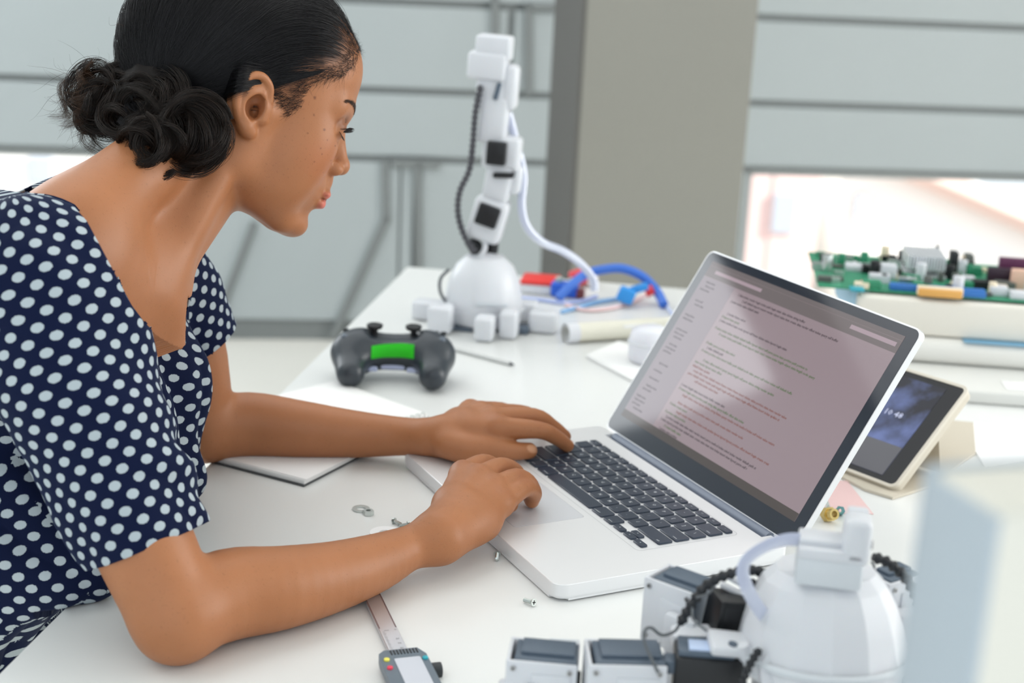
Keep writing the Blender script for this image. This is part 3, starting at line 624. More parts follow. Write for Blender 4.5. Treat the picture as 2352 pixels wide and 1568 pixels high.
fbox('arm_segment', 1104, 1166, 222, 326, 38, M_rw, R_(4), bev=6); fbox('wrist_joint', 1098, 1160, 176, 250, 36, M_rw, bev=5); fbox('servo', 1142, 1152, 188, 226, 44, M_srv, R_(14), dy=-4, bev=2)
fbox('side_plate', 1152, 1190, 150, 250, 40, M_rw, R_(2), bev=9); fbox('gripper_base', 1080, 1165, 120, 180, 46, M_rw, R_(3), bev=6); fbox('gripper', 1098, 1175, 82, 136, 42, M_rw, R_(2), bev=5)
bm = bmesh.new(); corrug(bm, [fp(a, b_, -22) for a, b_ in ((1104, 196), (1092, 260), (1086, 330), (1078, 390), (1056, 440), (1052, 490), (1066, 540), (1090, 578))], 5.2, gap=4); far.part('wrapped_cable', bm, mat('cable_mesh_grey', (.06, .06, .07), .5), auto=20)
bm = bmesh.new(); tube(bm, [fp(a, b_, -20) for a, b_ in ((1032, 618), (1012, 640), (1012, 672), (1030, 700))], 2.5, seg=8); far.part('thin_cable', bm, M_wire)
bm = bmesh.new(); tube(bm, [fp(a, b_, dy) for a, b_, dy in ((1168, 260, 18), (1186, 330, 15), (1202, 400, 10), (1198, 470, 0), (1210, 520, 0), (1245, 556, 20), (1290, 575, 60), (1330, 602, 90), (1362, 640, 100), (1366, 668, 95))], 6.2, seg=12); far.part('air_tube', bm, mat('air_tube_pale', (.60, .64, .78), .25, trans=.2))
# ------------------------------------------------------------------ things on the table
M_paper = mat('paper_white', (.84, .84, .83), .6); M_steel = mat('zinc_steel', (.60, .64, .62), .28, metal=.95); M_brass = mat('brass', (.66, .50, .20), .3, metal=.9)
# screws, nuts and washers
def screw_obj(name, head, tip, label, L=12, rh=3.6, rs=1.9, pan=False):
    h, t = np.asarray(head, float), np.asarray(tip, float); th = Thing(name, (h[0], h[1], 0), label, 'screw'); d = unit(t-h)
    q = Vector(d).to_track_quat('Z', 'Y').to_matrix().to_4x4(); Mx = Matrix.Translation(Vector(h - th.loc)) @ q
    bm = bmesh.new(); spin(bm, [(rh*.97, -.35), (rh, 0), (rh*.98, .35), (rs, 2.4)] if not pan else [(rh*.5, -2.2), (rh*.9, -1.6), (rh, -.6), (rh, 0), (rs, .01)], seg=28, M=Mx); th.part('head', bm, M_steel, auto=40)
    prof = []; z = 2.2 if not pan else 0.0
    while z < L: prof += [(rs*.78, z), (rs, z+.35)]; z += .75
    prof += [(rs*.7, L), (rs*.4, L+.6)]; bm = bmesh.new(); spin(bm, prof, seg=20, M=Mx); th.part('thread', bm, M_steel, auto=60)
    bm = bmesh.new(); r2 = rh*.52
    for a in (0, math.pi/2): bx(bm, (0, 0, -.35 if not pan else -2.1), (r2*2, .9, .5), rot=(0, 0, a + .3), M=Mx)
    th.part('cross_recess', bm, M_blk, auto=None); return th
s0 = onz(1226, 1383, 3.9); s1 = onz(1196, 1375, 2.0); screw_obj('countersunk_screw', s0, s0 + unit(s1-s0)*10, 'cross-head countersunk screw lying alone in front of the laptop corner', L=11)
s0 = onz(1142, 1272, 3.0); s1 = onz(1140, 1298, 2.0); screw_obj('pan_head_screw', s0, s0 + unit(s1-s0)*10, 'small pan-head screw lying by the laptop front edge near the wrist', L=11, rh=3.3, rs=2.0, pan=True)
s0 = onz(906, 1196, 3); s1 = onz(926, 1206, 2); screw_obj('pan_head_screw', s0, s0 + unit(s1-s0)*9, 'dark screw with raised head at the edge of the near forearm', L=9, rh=3.2, rs=1.7, pan=True)
s0 = onz(936, 1203, 2.6); s1 = onz(915, 1207, 2); screw_obj('pan_head_screw', s0, s0 + unit(s1-s0)*9, 'second small screw half hidden by the near wrist', L=9, rh=3.0, rs=1.6, pan=True)
c = onz(829, 1170, 0); bm = bmesh.new(); spin(bm, [(4.6, .2), (4.6, 1.6), (8.8, 1.6), (8.8, .2), (4.6, .2)], seg=36, cap=False); o = bmobj('washer', bm, M_steel); o.location = Wd(c); tag(o, 'flat ring washer lying on the table behind the near forearm', 'washer')
c = onz(846, 1181, 0); bm = bmesh.new(); spin(bm, [(2.6, .2), (2.6, 4.4), (5.6, 4.4), (5.8, .2), (2.6, .2)], seg=6, cap=False); o = bmobj('hex_nut', bm, M_steel, auto=25); o.location = Wd(c); tag(o, 'steel hexagon nut touching the ring washer', 'nut')
c = onz(885, 1226, 0); bm = bmesh.new(); spin(bm, [(6, .2), (6, 1.8), (15, 1.8), (15, .2), (6, .2)], seg=40, cap=False); o = bmobj('plastic_ring', bm, mat('white_ring', (.92, .92, .92), .3)); o.location = Wd(c); tag(o, 'white plastic ring partly hidden behind the near forearm', 'ring')
# digital caliper
ka, kb_ = onz(853, 1366, 4), onz(921, 1510, 4); ax = unit(kb_-ka); Ck = onz(940, 1545, 0)
cal = Thing('digital_caliper', (kb_[0], kb_[1], 0), 'digital caliper with steel beam and grey display housing under the forearm', 'caliper', rot=(0, 0, math.atan2(ax[1], ax[0])))
bm = bmesh.new(); bx(bm, (-40, 0, 4.0), (250, 15.6, 3.2), bev=.4, seg=1); cal.part('beam', bm, mat('caliper_steel', (.62, .64, .68), .32, metal=.75))
bm = bmesh.new(); bx(bm, (-96, 6.9, 5.7), (94, .9, .4)); bx(bm, (-96, -6.9, 5.7), (94, .9, .4)); cal.part('beam_groove', bm, mat('groove', (.22, .16, .17), .4, metal=.5))
its = [(str(v), Matrix.Translation((-4 - 8.0*i, 2.2, 5.75)) @ Matrix.Rotation(R_(90), 4, 'Z'), 3.0) for i, v in enumerate((90, 80, 70, 60))]
its += [('|', Matrix.Translation((-2 - 1.25*i, -5.4, 5.75)) @ Matrix.Rotation(R_(0), 4, 'Z'), 2.0 if i % 5 else 3.0) for i in range(34)] + [('in', Matrix.Translation((-44, 4.5, 5.75)) @ Matrix.Rotation(R_(90), 4, 'Z'), 2.6), ('mm', Matrix.Translation((-44, -4, 5.75)) @ Matrix.Rotation(R_(90), 4, 'Z'), 2.6)]
text_mesh(its, 'scale_marks', M_wire, cal.o)
M_ch = mat('caliper_housing', (.13, .165, .20), .38); M_chd = mat('caliper_dark', (.03, .035, .04), .45)
bm = bmesh.new(); prism(bm, [(3, -15), (8, -20), (16, -21), (92, -21), (92, 17), (14, 17), (3, 12)], 5.8, 13.5); bmesh.ops.bevel(bm, geom=[e for e in bm.edges if e.calc_face_angle(0) > .6], offset=1.2, segments=2, affect='EDGES', clamp_overlap=True); cal.part('display_housing', bm, M_ch, auto=35)
bm = bmesh.new()
for i in range(9): bx(bm, (8, -10 + 2.6*i, 13.7), (7, 1.1, 1.0), bev=.3, seg=1)
cal.part('grip_ribs', bm, M_chd)
bm = bmesh.new(); prism(bm, rrect(50, 21, 1.5, 3, 43, 0.5), 13.2, 13.9); cal.part('display', bm, mat('lcd_grey', (.58, .60, .66), .15))
for (x, y, cc, nm) in ((22, 14.2, (.02, .38, .46), 'teal'), (19, -16, (.85, .78, .12), 'yellow'), (32, -16.3, (.80, .05, .10), 'red')):
    bm = bmesh.new(); cyl(bm, (x, y, 14), 2.3, 2.2, seg=18, bev=.5); cal.part('button', bm, mat('button_' + nm, cc, .35), label=nm + ' button')
bm = bmesh.new(); cyl(bm, (26, 22, 4.5), 6.0, 9, seg=22, rot=(math.pi/2, 0, 0), bev=.8); cal.part('thumb_wheel', bm, M_chd)
bm = bmesh.new(); prism(bm, [(60, -20), (92, -20), (84, -60), (76, -60)], 2.2, 5.2); cal.part('jaw', bm, M_steel)
# spiral notebook, open under the far forearm
n0 = onz(765, 1134, 0); n1 = onz(928, 1046, 0); dirn_ = unit(n1-n0); nyaw = math.atan2(dirn_[1], dirn_[0])
nbk = Thing('spiral_notebook', n0, 'open spiral notebook with blank pages lying under the far forearm', 'notebook', rot=(0, 0, nyaw))
wn = float(np.linalg.norm((n1-n0)[:2])) + 46; 
bm = bmesh.new(); bx(bm, (wn/2, 60+36, 1.0), (wn+4, 122, 1.6), bev=.3, seg=1); nbk.part('back_cover', bm, mat('notebook_cover', (.08, .085, .09), .5))
bm = bmesh.new(); bx(bm, (wn/2, 36+59, 4.4), (wn, 118, 5.2), bev=.8, seg=2); nbk.part('page_block', bm, M_paper)
bm = bmesh.new(); bx(bm, (wn/2+1, 36+59-2, 7.4), (wn-1, 117, .5)); nbk.part('top_page', bm, mat('page_top', (.88, .88, .88), .6))
# second notebook behind the forearm
q0, q1, q2_ = onz(632, 908, 0), onz(770, 882, 0), onz(952, 948, 0)
nb2 = Thing('writing_pad', q1, 'white spiral writing pad lying behind the far forearm beside the controller', 'notebook', rot=(0, 0, math.atan2((q2_-q1)[1], (q2_-q1)[0])))
L2 = float(np.linalg.norm((q2_-q1)[:2])) + 22; bm = bmesh.new(); bx(bm, (L2/2, -60, 2.6), (L2, 120, 5), bev=.8); nb2.part('page_block', bm, M_paper)
bm = bmesh.new(); bx(bm, (L2/2, -60, .6), (L2+3, 123, 1.0)); nb2.part('cover', bm, mat('pad_cover', (.45, .45, .45), .5))
its = [('%s' % w_, Matrix.Translation((20 + 5*(i % 3), -16 - 11*i, 5.25)), 5) for i, w_ in enumerate(('o', 'o  o', 'o'))]
for i in range(13):
    bm = bmesh.new(); a0 = -8 - 8.9*i; tube(bm, [(L2 + 1.6 + 4.4*math.cos(t), a0, 3.6 + 4.6*math.sin(t)) for t in np.linspace(0, 6.28, 13)], .7, seg=6, smooth=False); nb2.part('wire_ring', bm, M_steel)
# game controller
gc = onz(902, 868, 0); gp = Thing('game_controller', gc, 'black game controller with a green label standing on the table', 'controller', rot=(0, 0, R_(3)))
G = SDF()
G.cone((-38, 6, 35), (38, 6, 35), 25, 25, 10); G.ell((-46, 0, 36), (31, 29, 27), 14); G.ell((46, 0, 36), (31, 29, 27), 14); G.cone((-54, -6, 30), (-52, -46, 19), 24, 18, 14); G.cone((54, -6, 30), (52, -46, 19), 24, 18, 14); G.ell((0, -26, 14), (30, 16, 14), 8, 's'); G.ell((0, 0, 60), (34, 22, 8), 6, 's')
GV, GF = G.mesh((-92, -78, -6), (92, 52, 76), h=3.0, sub=0)
GV[:, 2] = np.maximum(GV[:, 2], .3)
M_gp = mat('controller_shell', (.028, .036, .046), .34, spec=.55); go = meshobj('shell', GV, GF, M_gp, parent=gp.o, smooth=True, origin=(0, 0, 0))
def onG(x, z, off=0):   # point on the front of the shell
    q = np.array([[x, -60., z]]);
    for _ in range(60): q[:, 1] += np.clip(G.eval(q), -3, 3)*.7
    return np.array([x, q[0, 1]-off, z])
bm = bmesh.new(); NX, NZ = 12, 4
gv = [[bm.verts.new(onG(-27 + 54*i/NX, 33 + 16*j/NZ + 3.2*(i/NX)*(1 if j == NZ else .6), .9)) for i in range(NX+1)] for j in range(NZ+1)]
for j in range(NZ):
    for i in range(NX): bm.faces.new((gv[j][i], gv[j][i+1], gv[j+1][i+1], gv[j+1][i]))
bmesh.ops.solidify(bm, geom=bm.faces, thickness=-.8); gp.part('green_label', bm, mat('label_green', (.045, .86, .03), .5), label='bright green label')
for x, w_ in ((-28, 9), (0, 16), (28, 10)):
    bm = bmesh.new(); p_ = onG(x, 17 if abs(x) > 5 else 18, .5); bx(bm, p_, (w_*2, 5, 7), bev=2.4, seg=3); gp.part('port', bm, mat('port_silver_blue', (.50, .56, .78), .25), label='pale port')
for sx in (-1, 1):
    bm = bmesh.new(); cyl(bm, (sx*25, 8, 60), 4.0, 12, seg=18); spin(bm, [(9, 64), (10.5, 66), (10.5, 69), (8.5, 70), (3, 69)], seg=24, c=(sx*25, 8, 0)); gp.part('thumb_stick', bm, M_blk)
for (x, y) in ((-62, 8), (-50, 10), (54, 10), (64, 8), (46, 2)): bm = bmesh.new(); cyl(bm, (x, y, 60), 4, 4, seg=16, bev=.8); gp.part('button', bm, M_blk)
for sx in (-1, 1): bm = bmesh.new(); bx(bm, (sx*50, -8, 56), (34, 14, 8), bev=3.5, seg=3); gp.part('trigger', bm, mat('trigger_grey', (.10, .125, .16), .25, spec=.7))
# stylus
a_, b_ = onz(1040, 800, 3), onz(1172, 835, 3); st = Thing('stylus', (a_[0], a_[1], 0), 'thin white stylus lying between the controller and the laptop', 'pen'); bm = bmesh.new(); tube(bm, [Vector(a_ - st.loc), Vector(b_ - st.loc)], 3.0, seg=14, smooth=False); st.part('barrel', bm, mat('stylus_grey', (.60, .61, .60), .35)); bm = bmesh.new(); cyl(bm, (0, 0, 0), 2.8, 7, r2=.6, seg=14, M=Matrix.Translation(Vector(b_ - st.loc)) @ Vector(b_-a_).to_track_quat('Z', 'Y').to_matrix().to_4x4() @ Matrix.Translation((0, 0, 3.5))); st.part('tip', bm, M_wire)
# white plate and plastic cup behind the screen
pts = [onz(*p, 0) for p in ((1345, 822), (1420, 790), (1600, 850), (1560, 900), (1450, 878))]; pc = np.mean(pts, 0); pl = Thing('plastic_sheet', pc, 'flat white plastic sheet behind the laptop screen', 'sheet'); bm = bmesh.new(); prism(bm, [(p[0]-pc[0], p[1]-pc[1]) for p in pts][::-1], .3, 5.5); bmesh.ops.bevel(bm, geom=list(bm.edges), offset=1.0, segments=1, affect='EDGES', clamp_overlap=True); bmesh.ops.recalc_face_normals(bm, faces=bm.faces); pl.part('sheet', bm, M_paper)
cc_ = onz(1492, 830, 5.5); cu_ = Thing('plastic_cup', cc_, 'small pale translucent cup behind the screen corner', 'cup'); bm = bmesh.new(); spin(bm, [(2, .4), (26, .5), (30, 6), (31, 30), (27, 44), (16, 50), (3, 51)], seg=36); cu_.part('body', bm, mat('cup_pale', (.74, .745, .80), .3, sss=.1), smooth=True); bm = bmesh.new(); spin(bm, [(31, 27), (32.4, 28.5), (31, 30)], seg=36, cap=False); cu_.part('rim', bm, M_rw)
# parts tray of tubes, board and wires at the back edge
t0, t1 = onz(1298, 765, 14), onz(1600, 745, 14); tu = Thing('cardboard_tube', (t0[0], t0[1], 0), 'long beige roll lying behind the plastic cup', 'tube'); bm = bmesh.new(); tube(bm, [Vector(t0 - tu.loc), Vector(t1 - tu.loc)], 14, seg=22, smooth=False); tu.part('roll', bm, mat('tube_beige', (.72, .70, .60), .55)); bm = bmesh.new(); spin(bm, [(13.8, 0), (15.6, 1), (15.6, 18), (13.8, 19)], seg=24, M=Matrix.Translation(Vector(t0 - tu.loc)) @ Vector(t1-t0).to_track_quat('Z', 'Y').to_matrix().to_4x4()); tu.part('end_cap', bm, M_rw)
bm = bmesh.new(); bx(bm, Vector((t0*.45 + t1*.55) - tu.loc) + Vector((0, -13, 3)), (52, 2, 14), rot=(0, 0, math.atan2((t1-t0)[1], (t1-t0)[0])), bev=.5, seg=1); tu.part('label', bm, M_paper)
rb0 = onz(1246, 668, 0); bd = Thing('red_case', rb0, 'flat red and white case beside the far robot', 'box', rot=(0, 0, R_(-7))); bm = bmesh.new(); bx(bm, (-4, 0, 8), (62, 60, 15), bev=2.5); bd.part('base', bm, M_rw); bm = bmesh.new(); bx(bm, (-4, 0, 19), (62, 60, 7), bev=3); bd.part('lid', bm, mat('case_red', (.72, .035, .03), .4))
bq = onz(1296, 680, 0); bo = Thing('valve_block', bq, 'blue plastic valve block on the table behind the tubes', 'valve', rot=(0, 0, R_(-7))); bm = bmesh.new(); bx(bm, (0, 0, 12), (44, 26, 23), bev=4, seg=3); bo.part('body', bm, mat('valve_blue', (.02, .12, .62), .35)); bm = bmesh.new()
cyl(bm, (-10, 0, 27), 6, 8, seg=18, bev=1); cyl(bm, (12, 0, 27), 6, 8, seg=18, bev=1); bo.part('fittings', bm, mat('valve_grey', (.4, .5, .46), .4))
bm = bmesh.new(); bx(bm, (26, -4, 8), (14, 18, 15), bev=3); bo.part('end_plug', bm, mat('plug_dark_red', (.20, .05, .05), .4))
rq = onz(1330, 655, 0); ro_ = Thing('red_clamp', rq, 'red plastic clamp under the tube end near the column', 'clamp'); bm = bmesh.new(); bx(bm, (0, 0, 14), (34, 24, 26), rot=(0, R_(-20), 0), bev=5, seg=3); ro_.part('jaw', bm, mat('clamp_red', (.70, .06, .08), .4)); bm = bmesh.new(); bx(bm, (22, -6, 10), (18, 18, 18), bev=4, seg=3); ro_.part('handle', bm, mat('clamp_white', (.75, .70, .68), .4))
hs = onz(1300, 700, 4); ht = Thing('blue_hose', (hs[0], hs[1], 0), 'thick blue hose arching over the back edge of the table', 'hose'); M_hose = mat('hose_blue', (.045, .16, .60), .3)
bm = bmesh.new(); Yh = hs[1] + 60
tube(bm, [Vector(P(a, b_, Y) - ht.loc) for a, b_, Y in ((1282, 685, Yh-40), (1312, 655, Yh-20), (1345, 630, Yh), (1385, 619, Yh), (1430, 617, Yh), (1475, 635, Yh), (1508, 668, Yh-10), (1525, 700, Yh-40))], 7.5, seg=14, mi=0); ht.part('hose', bm, M_hose)
bm = bmesh.new(); cyl(bm, Vector(P(1492, 668, Yh-12) - ht.loc), 8, 14, seg=18, rot=(0, R_(60), 0)); ht.part('red_collar', bm, mat('collar_red', (.8, .05, .06), .4))
bm = bmesh.new(); bx(bm, Vector(P(1438, 678, Yh-40) - ht.loc), (26, 20, 24), rot=(0, R_(20), 0), bev=4, seg=3); bx(bm, Vector(P(1468, 662, Yh-25) - ht.loc), (30, 12, 12), rot=(0, R_(-20), 0), bev=3); ht.part('coupling', bm, mat('coupling_blue', (.03, .28, .72), .35))
for i, (cl, nm, lab, pts) in enumerate((((.22, .45, .75), 'pale_blue_cable', 'pale blue cable curving past the valve block', ((1290, 716), (1330, 705), (1380, 692), (1440, 684), (1450, 690))), ((.80, .58, .58), 'pink_cable', 'pale pink cable looping across the table', ((1300, 700), (1345, 712), (1400, 708), (1450, 694), (1490, 672))), ((.42, .50, .80), 'lavender_cable', 'lavender cable trailing from the far robot', ((1195, 684), (1240, 688), (1290, 695), (1340, 690), (1370, 680))), ((.55, .62, .82), 'clear_tube', 'clear thin tube dropping towards the laptop lid', ((1500, 668), (1522, 690), (1540, 715), (1556, 730))))):
    p0 = onz(*pts[0], 3); th_ = Thing(nm, (p0[0], p0[1], 0), lab, 'cable'); bm = bmesh.new(); tube(bm, [Vector(onz(a, b_, 3.2) - th_.loc) for a, b_ in pts], 3.1, seg=10); th_.part('cable', bm, mat(nm, cl, .4))
# right-hand stack: board, ring binder, book, circuit board
Yb = 1830.
def slab(name, label, cat, px0, px1, py_top, py_bot, Y, dep, mt, bev=2, seg=2, yaw=-4):
    a, b_ = P(px0, py_bot, Y), P(px1, py_top, Y); th_ = Thing(name, ((a[0]+b_[0])/2, Y+dep/2, 0), label, cat); return th_, a, b_
fz = onz(2200, 932, 0); Y1 = fz[1]; xl = P(2045, 900, Y1)[0]; xr = xl + 420
s1_ = Thing('flat_case', ((xl+xr)/2, Y1+150, 0), 'wide flat white case at the bottom of the stack behind the tablet', 'case', rot=(0, 0, R_(-5))); h1 = 17.
bm = bmesh.new(); bx(bm, (0, 0, h1/2+.3), (420, 290, h1), bev=3, seg=3); s1_.part('shell', bm, mat('case_white', (.72, .72, .69), .4)); bm = bmesh.new(); bx(bm, (-10, -108, h1+.9), (60, 40, 1.2), bev=.5); s1_.part('label', bm, mat('label_white', (.9, .9, .89), .5))
Y2 = onz(2230, 848, h1)[1]; x2 = P(2030, 820, Y2)[0]; zt2 = P(2230, 787, Y2+10)[2]; h2 = zt2 - h1
s2_ = Thing('ring_binder', (x2+210, Y2+120, h1+.4), 'white binder with rounded spine on the flat case', 'binder', rot=(0, 0, R_(-5)))
bm = bmesh.new(); bx(bm, (0, 0, h2/2), (420, 240, h2), bev=min(h2*.42, 14), seg=4); s2_.part('cover', bm, mat('binder_white', (.80, .79, .75), .4)); bm = bmesh.new(); bx(bm, (60, -100, h2+.6), (300, 40, 1.4)); s2_.part('blue_strip', bm, mat('strip_blue', (.20, .42, .60), .5))
z3 = h1 + h2 + 1.8; Y3 = Y2 + 14; zt3 = P(2230, 700, Y3)[2]; h3 = zt3 - z3; x3 = P(1985, 720, Y3)[0]
s3_ = Thing('cream_book', (x3+230, Y3+110, z3), 'thick cream book under the circuit board', 'book', rot=(0, 0, R_(-5)))
bm = bmesh.new(); bx(bm, (0, 0, h3/2), (450, 220, h3), bev=5, seg=3); s3_.part('cover', bm, mat('book_cream', (.78, .745, .67), .5)); bm = bmesh.new(); bx(bm, (-218, 12, h3/2+2), (26, 190, h3+5), bev=7, seg=3); s3_.part('spine', bm, mat('book_spine_blue', (.42, .62, .78), .5))
# circuit board lying on the book
z4 = z3 + h3 + 3; Y4 = Y3 + 20
pcb = Thing('circuit_board', (P(2150, 680, Y4+80)[0], Y4+110, z4), 'green computer mainboard with heatsink and sockets lying on the cream book', 'circuit board', rot=(0, 0, R_(-7)))
M_pcb = mat('pcb_green', (.035, .26, .14), .4, noise=.25, nscale=120)
bm = bmesh.new(); bx(bm, (30, 10, 1.6), (400, 230, 2.4), bev=.3, seg=1); pcb.part('board', bm, M_pcb)
px2 = lambda px, py, dy: Vector(np.array(pcb.o.rotation_euler.to_matrix().transposed() @ Vector(P(px, py, Y4+dy) - pcb.loc)))
def comp(name, px0, px1, pyt, dy, dep, mt, lab=None, bev=1.2):
    a, b_ = px2(px0, 690, dy), px2(px1, pyt, dy); h_ = max(b_.z-2.8, 4); bm = bmesh.new(); bx(bm, ((a.x+b_.x)/2, a.y+dep/2, 2.8+h_/2), (b_.x-a.x, dep, h_), bev=bev); return pcb.part(name, bm, mt, label=lab)
a, b_ = px2(2075, 690, 120), px2(2168, 588, 120); hz_ = b_.z
hs_ = comp('heatsink', 2072, 2168, 668, 110, 70, mat('heatsink_alu', (.72, .74, .76), .35, metal=.5), 'silver finned heatsink')
for i in range(13): x_ = a.x + (b_.x-a.x)*i/12; bm = bmesh.new(); bx(bm, (x_, a.y+35-10, hz_/2+8), (3.0, 74, hz_-14), bev=.4, seg=1); bmobj('fin', bm, mat('fin_alu', (.78, .80, .83), .3, metal=.4) if i == 0 else bpy.data.materials['fin_alu'], hs_)
comp('capacitor', 2172, 2204, 582, 150, 24, M_blk, 'black block'); comp('capacitor', 2206, 2238, 588, 150, 24, mat('cap_grey', (.10, .11, .10), .5), 'dark grey block'); comp('connector', 2136, 2158, 566, 190, 12, M_blk, 'tall dark connector')
comp('memory_slot', 2285, 2400, 598, 120, 14, mat('slot_plum', (.12, .025, .08), .4), 'plum-coloured slot'); comp('memory_slot', 2262, 2400, 622, 90, 14, mat('slot_dark', (.035, .015, .03), .4), 'dark slot'); comp('connector', 2318, 2400, 624, 60, 16, mat('conn_peach', (.78, .50, .38), .5), 'peach connector')
comp('ribbon_socket', 2040, 2125, 655, 20, 12, mat('socket_blue', (.03, .16, .48), .4), 'blue socket'); comp('ribbon_socket', 2130, 2262, 664, 10, 12, bpy.data.materials['socket_blue'], 'blue socket')
comp('power_socket', 2108, 2210, 668, -8, 14, mat('socket_orange', (.72, .38, .10), .5), 'orange and cream socket'); comp('power_socket_top', 2105, 2212, 662, -2, 10, mat('socket_cream', (.86, .74, .56), .5), 'cream top')
comp('port_block', 2205, 2265, 672, 0, 16, bpy.data.materials['socket_blue'], 'blue port'); comp('capacitor', 2020, 2040, 632, 60, 14, M_blk, 'black cylinder block')
comp('white_socket', 1935, 2010, 612, 130, 26, M_rw, 'white socket'); comp('white_socket', 2015, 2062, 610, 90, 22, M_rw, 'white socket'); comp('white_socket', 2272, 2316, 660, 16, 18, M_rw, 'white socket'); comp('port_block', 1950, 1985, 676, 0, 20, mat('port_teal', (.03, .34, .42), .4), 'teal port'); comp('port_block', 1975, 2000, 650, 30, 20, mat('port_rose', (.78, .36, .34), .5), 'rose port')
comp('bracket', 1870, 1935, 628, 150, 12, mat('bracket_dark', (.10, .10, .09), .5)); comp('white_socket', 2320, 2360, 672, 0, 20, M_rw, 'white socket')
rr2 = random.Random(5)
for i in range(110):
    cm = rr2.choice([M_rw, M_blk, M_steel, M_pcb, bpy.data.materials['socket_cream'], bpy.data.materials['cap_grey']]); x_, y_ = rr2.uniform(-160, 215), rr2.uniform(-98, 115); s_ = rr2.uniform(5, 19); bm = bmesh.new()
    if rr2.random() < .4: cyl(bm, (x_, y_, 2.8 + s_*.7), s_*.42, s_*1.4, seg=14, bev=.4)
    else: bx(bm, (x_, y_, 2.8 + s_*.3), (s_*1.5, s_, s_*.6), bev=.4, seg=1)
    pcb.part('component', bm, cm)
# tablet in a beige folding case
A_ = onz(2052, 1122, 7.); C_ = onz(1926, 1074, 7.); bestY = min((abs(unit(P(2226, 890, Y)-A_) @ unit(C_-A_)), Y) for Y in np.arange(A_[1]-80, A_[1]+260, 1.) if 110 < np.linalg.norm(P(2226, 890, Y) - A_) < 200)[1]
B_ = P(2226, 890, bestY); ex = unit(A_ - C_); ez_ = B_ - A_; ey = unit(ez_ - ex*(ez_ @ ex)); en_ = np.cross(ex, ey)
tbt = Thing('tablet', (A_[0], A_[1], 0), 'tablet propped up in a beige folding case behind the laptop', 'tablet')
TM = Matrix(((ex[0], ey[0], en_[0], 0), (ex[1], ey[1], en_[1], 0), (ex[2], ey[2], en_[2], A_[2]), (0, 0, 0, 1)))
bh = float(ez_ @ ey); bw = 200.
M_case = mat('case_beige', (.60, .545, .45), .55); M_cased = mat('case_beige_edge', (.66, .61, .52), .5)
bm = bmesh.new(); prism(bm, rrect(bw, bh, 9, 6, -bw/2 + 2, bh/2), -11, -3, M=TM); tbt.part('case_back', bm, M_case, auto=30)
bm = bmesh.new(); o_, i_ = rrect(bw, bh, 9, 6, -bw/2+2, bh/2), rrect(bw-7, bh-7, 6, 6, -bw/2+2, bh/2)
ra = [[bm.verts.new(TM @ Vector((x, y, z))) for x, y in pl_] for pl_, z in ((o_, -3.2), (o_, 1.2), (i_, 1.2), (i_, -1))]
for u_, v_ in zip(ra, ra[1:]):
    for i in range(len(u_)): bm.faces.new((u_[i], u_[(i+1) % len(u_)], v_[(i+1) % len(v_)], v_[i]))
tbt.part('case_rim', bm, M_cased, auto=30)
bm = bmesh.new(); prism(bm, rrect(bw-7.6, bh-7.6, 6, 6, -bw/2+2, bh/2), -3, -.2, M=TM); gl = tbt.part('glass', bm, mat('tablet_glass', (.006, .007, .01), .07, spec=.35))
bm = bmesh.new(); prism(bm, rrect(160, bh-22, .5, 1, -bw/2-2, bh/2), -.3, .1, M=TM); m_ = mat('tablet_screen', (.01, .01, .015), .1, spec=.35); nt = m_.node_tree; b = nt.nodes['Principled BSDF']
tc_ = nt.nodes.new('ShaderNodeTexCoord'); nz_ = nt.nodes.new('ShaderNodeTexNoise'); nz_.inputs['Scale'].default_value = 22; nz_.inputs['Detail'].default_value = 4; rp_ = nt.nodes.new('ShaderNodeValToRGB'); rp_.color_ramp.elements[0].position = .42; rp_.color_ramp.elements[0].color = (.004, .005, .012, 1); rp_.color_ramp.elements[1].position = .72; rp_.color_ramp.elements[1].color = (.16, .22, .50, 1)
nt.links.new(tc_.outputs['Object'], nz_.inputs['Vector']); nt.links.new(nz_.outputs['Fac'], rp_.inputs[0]); nt.links.new(rp_.outputs[0], b.inputs['Emission Color']); b.inputs['Emission Strength'].default_value = .7
tbt.part('screen', bm, m_, parent=gl)
bm = bmesh.new(); prism(bm, rrect(160, 40, .5, 1, -bw/2-2, 31), .05, .3, M=TM); tbt.part('keyboard_strip', bm, mat('tablet_grey', (.04, .04, .045), .2, emit=(.10, .10, .12), es=.45), parent=gl)
text_mesh([('10 48', TM @ Matrix.Translation((-72, 86, .4)) @ Matrix.Rotation(R_(0), 4, 'Z'), 11)], 'clock_digits', mat('digits_white', (.1, .1, .1), .4, emit=(.6, .65, .9), es=.8), gl)
bk = A_ + ey*bh*.55 + en_*-11; ft = np.array([bk[0] + 26, bk[1] + 44, 1.0]); 
bm = bmesh.new(); w0, w1 = -ex*150, -ex*6
vs_ = [bm.verts.new(Vector(v - tbt.loc)) for v in (A_ + w0 + en_*-9 + ey*bh*.62, A_ + w1 + en_*-9 + ey*bh*.62, np.array([*(A_ + w1 + np.array([70, 52, 0]))[:2], 5.5]), np.array([*(A_ + w0 + np.array([70, 52, 0]))[:2], 5.5]))]; bm.faces.new(vs_); bmesh.ops.solidify(bm, geom=bm.faces, thickness=3.0); tbt.part('case_prop', bm, M_case)
fl = [onz(*p, 0) for p in ((1905, 1085), (1985, 1128), (2050, 1148), (2135, 1122), (2240, 1045), (2235, 975), (2080, 960), (1920, 1010))]
bm = bmesh.new(); prism(bm, [((p-tbt.loc)[0], (p-tbt.loc)[1]) for p in fl], .3, 3.4); bmesh.ops.recalc_face_normals(bm, faces=bm.faces); tbt.part('case_flap', bm, M_case)
